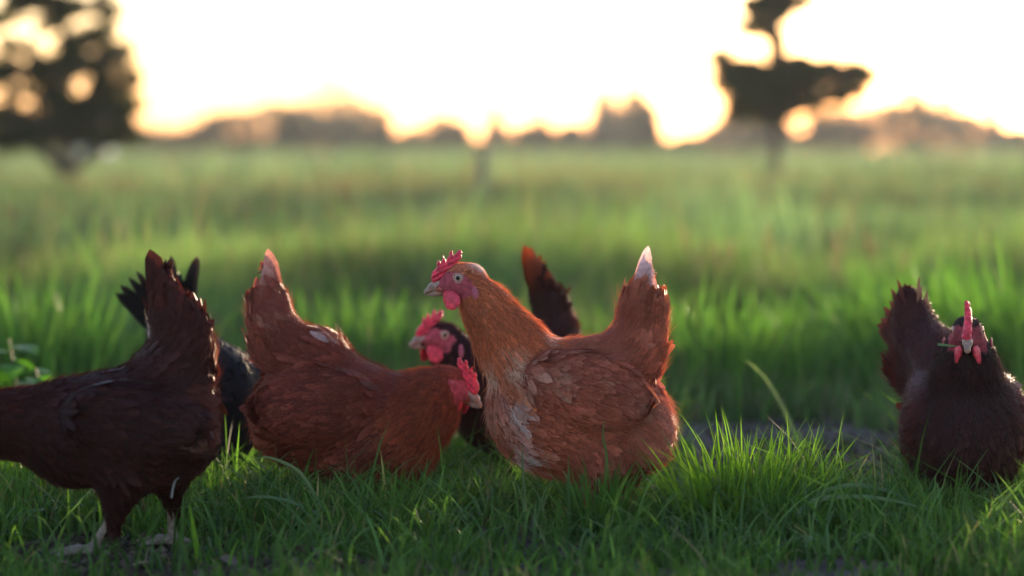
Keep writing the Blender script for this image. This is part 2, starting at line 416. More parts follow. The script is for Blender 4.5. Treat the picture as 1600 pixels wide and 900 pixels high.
def make_hen(k, label):
    """k: dict of key points in photo pixels around the hen (mirrored into a local frame of millimetres)"""
    rs = np.random.RandomState(k['seed'])
    Y = k['Y']; s = Y / FPX * 1000
    yf = HORIZ + CAMH * FPX / Y
    fwd = k['face']                       # -1 faces left in the photo, +1 faces right
    yaw = k.get('yaw', 0.0); cy = math.cos(yaw) if k.get('unsquash', True) else 1.0
    xc = k['x']
    def P(x, y, w=0.0): return np.array([fwd * (x - xc) * s / cy, w, (yf - y) * s], np.float32)
    rz = (math.pi if fwd < 0 else 0.0) + yaw
    if 'rz' in k: rz = k['rz']
    gz = 0.0
    root = empty('hen', ((xc - 800) * Y / FPX, Y, gz), rz)
    tag(root, label, 'hen', 'hens foraging in the grass')
    W = k.get('wide', 1.0)
    H = P(*k['head']); hp = math.radians(k.get('head_pitch', 0)); hs = k.get('head_scale', 1.0)
    hyaw = math.radians(k.get('head_yaw', 0))
    Rh = np.array(Matrix.Rotation(hyaw, 3, 'Z') @ Matrix.Rotation(-hp, 3, 'Y'))   # head frame -> hen frame
    def HP(f, l, z): return (H + Rh @ (np.array([f, l, z]) * hs)).astype(np.float32)
    prim = []   # (group, sdf, flow, featherL, featherW, lift, region)
    def cone(a, b, ra, rb, flow, L, Wd, lift, reg, grp='b'):
        a = np.array(a, np.float32); b = np.array(b, np.float32)
        prim.append((grp, lambda Q: sd_cone(Q, a, b, ra, rb), np.array(flow, float), L, Wd, lift, reg))
    def ell(c, r, tilt, flow, L, Wd, lift, reg, grp='b', yawr=0.0, roll=0.0):
        rot = np.array(Matrix.Rotation(yawr, 3, 'Z') @ Matrix.Rotation(-math.radians(tilt), 3, 'Y') @ Matrix.Rotation(roll, 3, 'X'), np.float32)
        c = np.array(c, np.float32)
        prim.append((grp, lambda Q: sd_ell(Q, c, r, rot), np.array(flow, float), L, Wd, lift, reg))
    # head
    hb = unit((Rh @ np.array([-1., 0, -.25]))[None])[0]
    ell(HP(-2, 0, -1), (28 * hs, 18.5 * hs, 23 * hs), k.get('head_pitch', 0), hb, 8, 4.5, .22, 'head', 'h', yawr=hyaw)
    cone(HP(8, 0, -6), HP(31, 0, -11), 17 * hs, 9.5 * hs, hb, 8, 4.5, .2, 'head', 'h')
    cone(HP(-18, 0, 2), HP(-4, 0, 7), 19 * hs, 15 * hs, hb, 10, 5, .22, 'head', 'h')
    # neck
    neck = [(HP(-16, 0, -4), 22 * hs)] + [(P(x, y), r * s) for x, y, r in k['neck']]
    for i in range(len(neck) - 1):
        a, ra = neck[i]; b, rb = neck[i + 1]
        t = i / max(1, len(neck) - 2)
        cone(a, b, ra, rb, unit((b - a)[None])[0], 17 + 19 * t, 7 + 5 * t, .16, 'neck')
    # trunk
    bx, by, bl, bh, bt = k['body']
    bw = k.get('body_w', 84) * W
    ell(P(bx, by), (bl * s / cy, bw, bh * s), bt, (-1, 0, -.22), 34, 22, .14, 'body')
    x, y, r = k['breast']; ell(P(x, y), (r * s, r * s * .98 * W, r * s * 1.08), 0, (-.55, 0, -.85), 30, 20, .15, 'breast')
    (x0, y0, r0), (x1, y1, r1) = k['rump']
    cone(P(x0, y0, .3 * k.get('tail_lat', 0)), P(x1, y1, .8 * k.get('tail_lat', 0)), r0 * s, r1 * s, (-.9, 0, .55), 38, 20, .14, 'back')
    (tx0, ty0), (tx1, ty1) = k['tail']
    tl = k.get('tail_lat', 0)
    T0, T1 = P(tx0, ty0, tl), P(tx1, ty1, tl * 1.3); Td = T1 - T0; TL = float(np.linalg.norm(Td)); Tu = Td / TL
    tlat = k.get('tail_w', 1.0)
    for a, b, ra, rb, fl_ in ((T0 - Tu * 25, T0 + Td * .42, 36, 24, 44), (T0 + Td * .42, T0 + Td * .74, 22, k.get('tail_end', 8), 22), (T0 + np.array([-22, 0, -22]), T0 + Td * .25 + np.array([-30, 0, 0]), 32, 22, 44)):
        cone(a, b, ra * k.get('tail_core', 1), rb * k.get('tail_core', 1), Tu + np.array([-.12, 0, 0]), fl_, fl_ * .5, .10, 'tail')
    x, y, rx, rzz = k['bustle']; ell(P(x, y), (rx * s / cy, 58 * W, rzz * s), 10, (-.75, 0, -.7), 44, 26, .2, 'bustle')
    # thighs and legs
    for sg, leg in zip((1, -1), k['legs']):
        hipx, hipy, kx, ky, fx, fy = leg
        A, K, Ft = P(hipx, hipy, sg * 42 * W), P(kx, ky, sg * 44 * W), P(fx, fy, sg * 46)
        Ft[2] = 8
        cone(A, K, 42, 13, (-.25, 0, -1), 26, 15, .18, 'thigh')
        cone(K, Ft, 7.5, 6.5, (0, 0, -1), 0, 0, 0, 'leg', 'l')
        for ang, ln in ((-32, 46), (0, 56), (30, 46), (168, 24)):
            an = math.radians(ang) * sg
            tip = Ft + np.array([math.cos(an) * ln, math.sin(an) * ln, 0]); mid = (Ft + tip) / 2
            mid[2] = 9; tip[2] = 4.5
            cone(Ft, mid, 6.2, 5.0, (0, 0, -1), 0, 0, 0, 'leg', 'l'); cone(mid, tip, 5.0, 3.0, (0, 0, -1), 0, 0, 0, 'leg', 'l')
            cl = tip + np.array([math.cos(an) * 9, math.sin(an) * 9, -2.5]); cone(tip, cl, 2.6, 1.2, (0, 0, -1), 0, 0, 0, 'claw', 'l')
    # wings
    wx, wy, wl, wh, wt = k['wing']
    wlat = k.get('wing_y', 71) * W
    Wc = P(wx, wy); wa = math.radians(wt)
    wflow = np.array([-math.cos(wa), 0, -math.sin(wa)])
    for sg in (1, -1):
        ell(Wc + np.array([0, sg * wlat, 0]), (wl * s / cy, 25, wh * s), wt, wflow, 36, 23, .16, 'wing', 'w', roll=0.18 * sg)
    groups = {'b': k.get('blend', 30), 'h': 12, 'l': 5, 'w': 9}
    def field(Q):
        acc = {}
        for pr in prim:
            d = pr[1](Q); g = pr[0]
            acc[g] = d if g not in acc else smin(acc[g], d, groups[g])
        d = acc['b']
        d = smin(d, acc['h'], 14); d = smin(d, acc['w'], 14); d = smin(d, acc['l'], 5)
        return d
    # bounds
    pts = np.array([H, T0, T1, P(*k['bustle'][:2]), P(*k['breast'][:2]), P(bx, by)] + [n_[0] for n_ in neck])
    lo = pts.min(0) - 115; hi = pts.max(0) + 110
    lo[1], hi[1] = -150 * W, 150 * W; lo[2] = -8
    hi[2] = max(H[2] + 50, (T0 + Td * .85)[2] + 30)
    V, Q, N = surface_nets(field, lo, hi, k.get('res', 4.0), 2)
    V[:, 2] = np.maximum(V[:, 2], 0.5)
    regs = [pr[6] for pr in prim]
    def dists(Pt): return np.stack([pr[1](Pt) for pr in prim], 1)
    def head_coords(Pt): return ((Pt - H) @ Rh) / hs
    def skin_mask(Pt):
        q = head_coords(Pt)
        e1 = ((q[:, 0] - 8) / 31) ** 2 + ((q[:, 2] + 9 - .15 * q[:, 0]) / 21) ** 2
        return (e1 < 1) & (np.abs(q[:, 1]) < 30)
    pal = k['pal']
    D = dists(V.astype(np.float32)); near = D.argmin(1)
    reg = np.array(regs)[near]
    bc = np.tile(np.array(pal['base']) * .7, (len(V), 1))
    for rn in ('neck', 'head', 'tail', 'wing', 'breast', 'thigh', 'bustle', 'back', 'body'):
        if rn in pal: bc[reg == rn] = np.array(pal[rn]) * .7
    sm = skin_mask(V)
    mott = (.6 * vnoise(V, 9, 2) + .55 * vnoise(V, 4.2, 3))[:, None]
    bc[sm] = (np.array(k.get('face_col', (.36, .06, .075))) * (.35 + 1.15 * mott))[sm]
    lc = np.array(k.get('leg_col', (.36, .25, .15)))
    lm = np.isin(reg, ['leg']); bc[lm] = (lc * (.7 + .6 * mott))[lm]
    bc[reg == 'claw'] = (.18, .14, .11)
    body = link('body', mesh_np('body', V / 1000, [Q], M_body, bc), root)
    # --- plumage
    tri = np.concatenate([Q[:, [0, 1, 2]], Q[:, [0, 2, 3]]])
    va, vb, vc = V[tri[:, 0]], V[tri[:, 1]], V[tri[:, 2]]
    area = .5 * np.linalg.norm(np.cross(vb - va, vc - va), axis=1)
    tr = reg[tri[:, 0]]
    dens = {'head': 12, 'neck': 3.2, 'back': 1.5, 'tail': 1.3, 'wing': 1.5, 'bustle': 1.5, 'thigh': 1.7, 'breast': 1.6, 'body': 1.3}
    wgt = area * np.array([dens.get(r, 0) for r in tr]); wgt[sm[tri[:, 0]]] = 0
    def sample(n):
        f = rs.choice(len(tri), n, p=wgt / wgt.sum())
        u, v = rs.rand(n), rs.rand(n); fl = u + v > 1; u[fl] = 1 - u[fl]; v[fl] = 1 - v[fl]
        w0 = (1 - u - v)[:, None]
        pt = w0 * va[f] + u[:, None] * vb[f] + v[:, None] * vc[f]
        nn = unit(w0 * N[tri[f, 0]] + u[:, None] * N[tri[f, 1]] + v[:, None] * N[tri[f, 2]])
        return pt.astype(np.float32), nn
    flows = np.array([pr[2] for pr in prim]); flows = unit(flows)
    Ls = np.array([pr[3] for pr in prim]); Ws = np.array([pr[4] for pr in prim]); Li = np.array([pr[5] for pr in prim])
    ok = Ls > 0
    def attrs(pt, nn):
        d = dists(pt)[:, ok]; w = np.exp(-np.maximum(d - d.min(1, keepdims=True), 0) / 9.0); w /= w.sum(1, keepdims=True)
        fl = w @ flows[ok]
        fl = fl + rs.normal(0, .13, fl.shape)
        t = unit(fl - (fl * nn).sum(1, keepdims=True) * nn)
        r = np.array(regs)[ok][d.argmin(1)]
        return t, w @ Ls[ok], w @ Ws[ok], w @ Li[ok], r
    def colour(pt, r):
        n = len(pt); c = np.tile(np.array(pal['base'], float), (n, 1))
        for rn, cc in pal.items():
            if rn in ('base', 'tip', 'tipamt', 'tailtip'): continue
            c[r == rn] = cc
        big = vnoise(pt, 45, k['seed'])[:, None]; c = c * (.68 + .64 * big)
        c = c * np.exp(rs.normal(0, 1, (n, 1)) * np.where(np.isin(r, ['neck', 'head']), .27, .20)[:, None])
        for (x, y, rad, cc, amt) in k.get('spots', []):
            q = P(x, y); dd = np.sqrt((pt[:, 0] - q[0]) ** 2 + (pt[:, 2] - q[2]) ** 2) / rad
            pr_ = np.clip(1.35 - dd, 0, 1) * amt * np.clip((vnoise(pt, 18, 7) - .22) * 3, 0, 1) * np.clip(rs.normal(.9, .3, n), 0, 1)
            c = c * (1 - pr_[:, None]) + np.array(cc) * pr_[:, None]
        return c
    nF = int(k.get('nf', 4200) * 1.5)
    pt, nn = sample(nF)
    t, L, Wd, lift, r = attrs(pt, nn)
    col = colour(pt, r)
    L = L * .9 * np.exp(rs.normal(0, .18, nF)); Wd = Wd * .72 * np.exp(rs.normal(0, .18, nF))
    lift = np.clip(lift * .5 * np.exp(rs.normal(0, .5, nF)), .015, .4)
    tipamt = np.clip(rs.normal(pal.get('tipamt', .25), .12, nF), 0, .8)
    drop = np.clip(field((pt + t * L[:, None]).astype(np.float32)), 0, 30) * np.clip(rs.normal(.80, .15, nF), .3, 1.0)
    drop = np.where(r == 'tail', np.minimum(drop, 5), drop)
    n1, v1, q1, t1, c1 = feathers_mesh(pt - nn * 1.2, t, nn, L, Wd, lift, col, np.array(pal['tip']), tipamt, rs=rs, drop=drop)
    pl = link('plumage', mesh_np('plumage', v1 / 1000, [q1, t1], M_feather, c1, normals=n1), body); tag(pl, kind='stuff')
    # loose barbs that soften the outline
    nB = k.get('nb', 14000)
    pt, nn = sample(nB); t, L, Wd, lift, r = attrs(pt, nn); col = colour(pt, r) * 1.15
    d = unit(t + nn * rs.normal(.10, .14, nB)[:, None] + rs.normal(0, .15, (nB, 3)))
    b = unit(np.cross(d, rs.normal(0, 1, (nB, 3))))
    ln = np.clip(L * .55, 5, 24) * np.exp(rs.normal(0, .3, nB)); wd = .45
    base = pt + nn * (lift * L * .35)[:, None]
    bv = np.stack([base - b * wd, base + b * wd, base + d * ln[:, None]], 1).reshape(-1, 3)
    bcx = np.repeat(col, 3, 0); bcx[2::3] = bcx[2::3] * .7 + np.array(pal['tip']) * .3
    bt = np.arange(nB * 3).reshape(-1, 3)
    bl_ = link('barbs', mesh_np('barbs', bv / 1000, [bt], M_feather, bcx), body); tag(bl_, kind='stuff')
    # tail vanes
    nT = k.get('ntail', 7); tc = np.array(pal.get('tail', pal['base'])); tt = np.array(pal.get('tailtip', pal['tip'])); ta = k.get('tailtip_amt', .5)
    spread = math.radians(k.get('tail_spread', 30)); t0 = math.radians(k.get('tail_start', -4))
    for sg in (1, -1):
        for i in range(nT):
            u = i / (nT - 1)
            an = t0 + spread * u
            ca, sa = math.cos(an), math.sin(an)
            # rotate backwards (towards -x) in the sagittal plane
            dx = Tu[0] * ca - Tu[2] * sa; dz = Tu[0] * sa + Tu[2] * ca
            lat = sg * (.05 + .16 * u) * tlat
            dv = np.array([dx, lat, dz])
            Lf = TL * (1.0 - k.get('tail_short', .60) * u ** .75) * (1 + rs.uniform(-.03, .03))
            rt = T0 + np.array([-14 * u, 0, 0]) + np.array([0, sg * (5 + 9 * u) * tlat, -8 * u])
            dv[1] += Tu[1]
            nrm = np.array([-.25 * u, sg * 1.0, .18])
            long_feather('tail_feather', root, rt / 1000, dv, nrm, Lf / 1000, (k.get('tail_vane', 34) + 4 * u) / 1000, tc * math.exp(rs.normal(0, .15)), tt, ta * max(0, 1 - 1.7 * u) * rs.uniform(.55, 1.0), rs, bend=rs.uniform(-.06, .04))
    # flight feathers along the lower rear edge of each wing
    wcol = np.array(pal.get('wing', pal['base']))
    for sg in (1, -1):
        for i in range(8):
            u = i / 7
            loc = Wc + np.array([(-.05 - .60 * u) * wl * s / cy * math.cos(wa), 0, 0]) + np.array([0, sg * (wlat + 17 - 7 * u), 0])
            loc = loc + np.array([0, 0, -(.10 + .30 * u) * wl * s * math.sin(wa) - .45 * wh * s * (1 - u * .8)])
            dv = np.array([-math.cos(wa + .10 - .16 * u), -sg * .26, -math.sin(wa + .10 - .16 * u)])
            long_feather('wing_feather', root, loc / 1000, dv, (0, sg, .25), (58 - 12 * u) / 1000 * min(1, wl / 95), 24 / 1000, wcol * (.8 + .3 * rs.rand()), np.array(pal['tip']), .25, rs, bend=-.08)
    # head pieces
    Mh = Matrix.Translation(Vector(H / 1000)) @ Matrix(Rh.tolist()).to_4x4() @ Matrix.Scale(hs, 4)
    cs = k.get('comb_scale', 1.0)
    link('comb', ME_comb, root, Mh @ Matrix.Translation((.012 * (1 - cs), 0, 0)) @ Matrix.Diagonal((cs, 1, cs, 1)))
    bk = link('beak', ME_bu, root, Mh); link('lower_beak', ME_bl, root, Mh)
    def side_of(f, z):
        yy = np.arange(4, 60, .5); pts_ = np.array([HP(f, y_, z) for y_ in yy], np.float32)
        o_ = np.where(field(pts_) > 0)[0]
        return float(yy[o_[0]]) if len(o_) else 20.0
    ey, ly = side_of(1, 4) / 1000, side_of(-25, -20) / 1000
    for sg in (1, -1):
        link('wattle', ME_wat, root, Mh @ Matrix.Translation((0, sg * .010, 0)) @ Matrix.Rotation(sg * .22, 4, 'X') @ Matrix.Translation((.012, 0, 0)) @ Matrix.Rotation(-sg * .38, 4, 'Z') @ Matrix.Translation((-.012, 0, 0)))
        link('earlobe', ME_lobe, root, Mh @ Matrix.Translation((-.025, sg * (ly + .0015), -.022)) @ Matrix.Rotation(.18, 4, 'Y'))
        ez = Mh @ Matrix.Translation((.001, sg * (ey - .0034), .004)) @ Matrix.Rotation(-sg * .15, 4, 'Z')
        e = link('eye', ME_eye_o if k.get('orange_eye') else ME_eye, root, ez)
        pp = link('pupil', ME_pup, e, Matrix.Translation((0, sg * .0053, 0)))
        link('eyelid', ME_lid, root, ez @ Matrix.Translation((0, sg * .0038, 0)))
    return root

WHITE = (.75, .68, .62); PALE = (.52, .33, .22)
GINGER = dict(base=(0.3249, 0.0750, 0.0375), neck=(0.4179, 0.1036, 0.0353), head=(0.4874, 0.1578, 0.0827), back=(0.3365, 0.0868, 0.0464), wing=(0.2786, 0.0630, 0.0353),
              tail=(0.3365, 0.0789, 0.0419), breast=(0.3249, 0.0789, 0.0397), bustle=(0.4295, 0.1232, 0.0749), thigh=(0.3018, 0.0691, 0.0375), tip=(0.6384, 0.2663, 0.1654), tipamt=.22, tailtip=(0.9517, 0.7298, 0.7497))
make_hen(dict(seed=3, Y=3.778, x=905, face=-1, head=(718, 437), head_pitch=-2,
              neck=[(763, 486, 34), (797, 538, 47), (838, 592, 67)],
              body=(893, 646, 118, 102, -6), breast=(830, 642, 64), rump=((925, 582, 55), (978, 556, 36)),
              tail=((982, 540), (1019, 388)), tail_spread=20, tail_start=-2, tailtip_amt=1.1, tail_vane=25,
              bustle=(1000, 670, 50, 66), wing=(915, 600, 98, 56, 16),
              legs=[(930, 715, 925, 775, 910, 812), (975, 715, 985, 772, 968, 812)],
              pal=GINGER, nf=5600, nb=20000, res=3.4,
              spots=[(800, 568, 30, (.6, .42, .3), 1.0), (772, 588, 26, (.6, .42, .3), 1.0), (850, 578, 22, PALE, .45), (862, 520, 16, WHITE, .8), (800, 640, 22, WHITE, .8), (815, 690, 22, WHITE, .85),
                     (775, 650, 20, PALE, .8), (810, 715, 14, WHITE, .9), (935, 590, 10, PALE, .6), (748, 416, 18, WHITE, 1.0), (1060, 665, 26, (.75, .5, .36), .9), (1015, 430, 26, WHITE, .7), (1045, 515, 16, PALE, .8), (1000, 620, 22, PALE, .4)]),
         'ginger brown hen standing alert in profile, head raised, white tipped tail')

RUST = dict(base=(0.1710, 0.0313, 0.0161), neck=(0.2111, 0.0409, 0.0161), head=(0.2615, 0.0549, 0.0359), back=(0.1910, 0.0376, 0.0198), wing=(0.1609, 0.0299, 0.0161), tail=(0.2615, 0.0627, 0.0404),
            breast=(0.1710, 0.0329, 0.0161), bustle=(0.2714, 0.0667, 0.0359), thigh=(0.1408, 0.0275, 0.0143), tip=(0.4223, 0.1334, 0.0807), tipamt=.16, tailtip=(0.7240, 0.3765, 0.3051))
make_hen(dict(seed=8, Y=3.92, x=545, face=1, head=(711, 602), head_yaw=-30, head_pitch=-14,
              neck=[(678, 618, 36), (655, 642, 56), (630, 660, 75)],
              body=(535, 656, 135, 98, -14), breast=(606, 694, 68), rump=((490, 568, 60), (445, 530, 34)),
              tail=((440, 525), (411, 393)), tail_spread=15, tail_start=-4, tailtip_amt=1.3, tail_vane=28, tail_core=.78,
              bustle=(442, 655, 42, 60), wing=(502, 626, 98, 58, 4),
              legs=[(520, 710, 520, 765, 522, 792), (560, 710, 575, 765, 580, 792)], pal=RUST, nf=4600,
              spots=[(528, 535, 6, WHITE, .5), (432, 510, 18, PALE, .5), (385, 600, 16, WHITE, .6), (590, 680, 18, PALE, .3), (420, 420, 30, (.6, .4, .3), .6), (470, 495, 18, PALE, .5)]),
         'rusty red hen facing right with head lowered, just left of the alert hen')

MAHOG = dict(base=(0.0323, 0.0070, 0.0058), neck=(0.0333, 0.0070, 0.0053), head=(0.0376, 0.0077, 0.0061), back=(0.0404, 0.0090, 0.0078), wing=(0.0269, 0.0062, 0.0058), tail=(0.0512, 0.0116, 0.0098),
             breast=(0.0227, 0.0046, 0.0046), bustle=(0.0860, 0.0186, 0.0107), thigh=(0.0243, 0.0054, 0.0049), tip=(0.1182, 0.0329, 0.0226), tipamt=.14, tailtip=(0.0860, 0.0252, 0.0185))
make_hen(dict(seed=21, Y=3.49, x=205, face=-1, head=(-95, 668), head_pitch=-12,
              neck=[(-40, 664, 40), (20, 662, 46), (75, 664, 62)],
              body=(205, 672, 132, 92, 12), breast=(115, 682, 72), rump=((258, 592, 58), (285, 558, 42)),
              tail=((272, 560), (254, 388)), tail_spread=24, tail_start=-6, tailtip_amt=.4,
              bustle=(298, 655, 34, 58), wing=(215, 650, 108, 60, 8),
              legs=[(200, 730, 185, 800, 150, 860), (255, 725, 262, 790, 262, 852)], pal=MAHOG, nf=4600, leg_col=(.20, .15, .11),
              spots=[(225, 565, 12, (.3, .2, .2), .25), (305, 690, 16, (.3, .15, .1), .6), (340, 560, 18, (.55, .22, .12), .8), (350, 640, 12, PALE, .5), (235, 522, 8, WHITE, .7)]),  # orange spot at the rear: sun rim light painted into the plumage
         'dark mahogany hen at the left edge, facing left, grey feet on bare soil')

DARK2 = dict(base=(0.0286, 0.0062, 0.0060), neck=(0.0260, 0.0055, 0.0056), head=(0.0467, 0.0102, 0.0087), back=(0.0312, 0.0070, 0.0065), wing=(0.0260, 0.0059, 0.0052), tail=(0.0260, 0.0059, 0.0052),
             breast=(0.0260, 0.0055, 0.0052), bustle=(0.0520, 0.0118, 0.0087), thigh=(0.0234, 0.0050, 0.0047), tip=(0.1040, 0.0312, 0.0215), tipamt=.14, tailtip=(0.2339, 0.0467, 0.0129))  # orange tailtip: low sun on the tail edge put into the colour
make_hen(dict(seed=33, Y=4.28, x=805, face=-1, yaw=math.radians(32), head=(687, 520), head_pitch=6, head_scale=1.0,
              neck=[(712, 552, 32), (738, 590, 44), (765, 622, 54)],
              body=(815, 628, 78, 72, -4), breast=(770, 640, 54), rump=((840, 570, 46), (868, 525, 32)),
              tail=((858, 520), (838, 382)), tail_spread=26, tail_start=-8, tailtip_amt=1.3, tail_core=.8,
              bustle=(885, 640, 36, 50), wing=(835, 605, 68, 46, 10),
              legs=[(830, 680, 822, 720, 815, 744), (800, 680, 798, 720, 792, 744)], pal=DARK2, nf=2600, nb=8000, res=4.6,
              spots=[(820, 410, 30, (.5, .13, .03), .8), (885, 510, 18, (.4, .13, .05), .8)]),  # orange tail spot paints the backlit front edge into the feathers
         'dark brown hen half hidden behind the alert ginger hen')

BLACK = dict(base=(.005, .0055, .008), tip=(.012, .013, .018), tipamt=.2, tailtip=(.10, .055, .035))
make_hen(dict(seed=45, Y=4.22, x=315, face=1, yaw=math.radians(-48), head=(374, 728), head_pitch=-70, head_scale=.95, face_col=(.10, .03, .035),
              neck=[(372, 690, 24), (366, 655, 32), (355, 620, 48)],
              body=(318, 600, 74, 72, -14), breast=(350, 610, 50), rump=((285, 560, 46), (265, 520, 34)),
              tail=((268, 520), (252, 398)), tail_spread=44, tail_start=-22, tailtip_amt=.4, tail_w=2.6, tail_core=1.0, tail_short=.25,
              bustle=(262, 630, 34, 48), wing=(310, 595, 66, 44, 0), comb_scale=.8,
              legs=[(300, 650, 300, 710, 300, 748), (320, 650, 322, 710, 325, 748)], pal=BLACK, nf=2600, nb=8000, res=4.6, leg_col=(.08, .07, .06)),
         'black hen pecking down between the mahogany hen and the rusty hen')

DARK3 = dict(base=(0.0331, 0.0076, 0.0077), neck=(0.0180, 0.0042, 0.0053), head=(0.0108, 0.0034, 0.0048), back=(0.0511, 0.0126, 0.0114), wing=(0.0631, 0.0143, 0.0125), tail=(0.0660, 0.0134, 0.0105),
             breast=(0.0228, 0.0050, 0.0058), bustle=(0.0721, 0.0148, 0.0105), thigh=(0.0301, 0.0064, 0.0062), tip=(0.1321, 0.0378, 0.0287), tipamt=.16, tailtip=(0.3302, 0.0925, 0.0479))
make_hen(dict(seed=52, Y=3.84, x=1506, face=-1, unsquash=False, rz=math.radians(-90 - 8), tail_lat=-68, head=(1506 - 122, 512), head_pitch=-4, head_yaw=-3, orange_eye=True, head_scale=.98,
              neck=[(1506 - 96, 552, 34), (1506 - 78, 588, 48), (1506 - 55, 630, 72)],
              body=(1506, 668, 128, 98, -4), body_w=86, wide=1.0, breast=(1506 - 72, 668, 74), rump=((1506 + 60, 590, 62), (1506 + 130, 560, 46)),
              tail=((1506 + 138, 570), (1506 + 190, 452)), tail_spread=44, tail_start=-10, tailtip_amt=.45, tail_w=1.7, tail_short=.3, ntail=9, tail_end=18, tail_core=1.25,
              bustle=(1506 + 110, 680, 50, 66), wing=(1506 + 10, 650, 108, 66, 10), wing_y=72, face_col=(.24, .028, .04), comb_scale=1.12,
              legs=[(1506, 725, 1506, 775, 1506 - 10, 800), (1506 + 20, 725, 1506 + 20, 775, 1506 + 10, 800)], pal=DARK3, nf=5200, nb=18000,
              spots=[(1506 - 60, 580, 40, (.25, .2, .2), .35)]),
         'dark brown hen at the right, walking straight towards the camera, tall red comb')

# ------------------------------------------------------------------ grass
M_grass = leaf_mat('grass_blade', rough=.5, transl=.48, tboost=(1.15, 1.35, .65), spec=.25)
M_meadow = leaf_mat('meadow_blade', rough=.7, transl=.45, tboost=(1.15, 1.3, .7), spec=.08)
M_dry = leaf_mat('dry_straw', rough=.6, transl=.25, tboost=(1.1, 1, .8), spec=.25)

def blades(base, h, w, lean, yaw, droop, col, seg=4, tipc=None, wprof=1.4):
    """strips of grass: base (n,3) m, lean vector (n,2) horizontal reach as a fraction of h, droop 0..1 bends the tip down"""
    n = len(base); S = np.linspace(0, 1, seg + 1)
    side = np.stack([np.cos(yaw), np.sin(yaw), 0 * yaw], 1)
    V = np.zeros((n, 2 * seg + 1, 3)); Cc = np.zeros((n, 2 * seg + 1, 3))
    for i, s in enumerate(S):
        up = h * (s - droop * .75 * s ** 3)
        c = base + np.stack([lean[:, 0] * h * s ** 2, lean[:, 1] * h * s ** 2, up], 1)
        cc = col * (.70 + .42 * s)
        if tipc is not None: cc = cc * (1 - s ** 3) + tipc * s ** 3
        if i < seg:
            ww = (w * (1 - s ** wprof * .85) * (.75 if i == 0 else 1) * .5)[:, None]
            V[:, 2 * i] = c - side * ww; V[:, 2 * i + 1] = c + side * ww
            Cc[:, 2 * i] = cc; Cc[:, 2 * i + 1] = cc
        else:
            V[:, 2 * i] = c; Cc[:, 2 * i] = cc
    q = np.array([(2 * i, 2 * i + 1, 2 * i + 3, 2 * i + 2) for i in range(seg - 1)]).reshape(-1, 4)
    t = np.array([(2 * seg - 2, 2 * seg - 1, 2 * seg)])
    off = (np.arange(n) * (2 * seg + 1))[:, None, None]
    return V.reshape(-1, 3), (q[None] + off).reshape(-1, 4), (t[None] + off).reshape(-1, 3), Cc.reshape(-1, 3)

def px_of(x, y, z=0.0): return 800 + FPX * x / y, HORIZ + FPX * (CAMH - z) / y
def px_x(x, Y): return 800 + FPX * x / Y

def gcol(n, a, b, var=.22, rs=R):
    t = rs.rand(n, 1); return (np.array(a) * (1 - t) + np.array(b) * t) * np.exp(rs.normal(0, var, (n, 1)))

def scatter(n, y0, y1, margin=1.25, rs=R, power=2.0):
    Y = (y0 ** power + (y1 ** power - y0 ** power) * rs.rand(n)) ** (1 / power)
    X = (rs.rand(n) - .5) * 2 * (800 / FPX) * Y * margin
    return X, Y

# --- short pasture round the hens
N0 = 66000
X, Y = scatter(N0, 2.95, 4.75)
PX = px_x(X, Y)
pts = np.stack([X, Y, 0 * X], 1)
n_a = vnoise(pts, .22, 12); n_b = vnoise(pts, .07, 13); n_c = vnoise(pts, .5, 14)
keep_p = np.clip((n_a * .55 + n_b * .45 - .26) * 3.4, .06, 1)
def blob(cx, cY, rx, rY, edge=.35):
    d = np.sqrt(((PX - cx) / rx) ** 2 + ((Y - cY) / rY) ** 2)
    return np.clip((1 + edge - d) / edge, 0, 1)
soilm = np.maximum.reduce([.95 * blob(150, 3.46, 130, .16), .9 * blob(480, 3.32, 130, .09), .75 * blob(300, 3.30, 160, .08), .6 * blob(760, 3.28, 120, .05), .96 * blob(1270, 4.55, 200, .48)])
keep = R.rand(N0) < keep_p * (1 - soilm) * np.where((Y < 3.5) & (PX < 900), .55, 1.0)
X, Y, PX, n_a, n_b, n_c = [q[keep] for q in (X, Y, PX, n_a, n_b, n_c)]
n = len(X)
h = (.035 + .075 * np.clip(n_a * 1.5 - .2, 0, 1) + .03 * n_b) * np.exp(R.normal(0, .28, n))
fr = np.clip((Y - 3.35) / .4, 0, 1)
h *= .42 + .42 * fr
h *= np.where(PX < 420, .8, 1.0)
h *= np.where(PX > 1000, 1.08, 1.0)
h *= np.where((PX > 380) & (PX < 1020) & (Y > 3.4), .74, 1.0)
w = (.0034 + .0046 * R.rand(n) ** 1.5)
h *= np.where((PX > 1050) & (PX < 1420) & (Y > 3.82), .34, 1.0)
ang = R.rand(n) * 6.283; mag = np.abs(R.normal(.42, .35, n))
lean = np.stack([np.cos(ang) * mag, np.sin(ang) * mag * .8], 1)
col = gcol(n, (.054, .122, .018), (.100, .178, .030), .32)
yel = (R.rand(n) < .09); col[yel] = gcol(yel.sum(), (.20, .17, .07), (.26, .22, .10))
droop = np.clip(R.normal(.25, .3, n), 0, 1.1)
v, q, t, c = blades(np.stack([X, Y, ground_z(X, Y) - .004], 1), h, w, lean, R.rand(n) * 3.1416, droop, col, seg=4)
tag(link('pasture_grass', mesh_np('pasture_grass', v, [q, t], M_grass, c)), 'short uneven green grass under and round the hens', 'grass', kind='stuff')

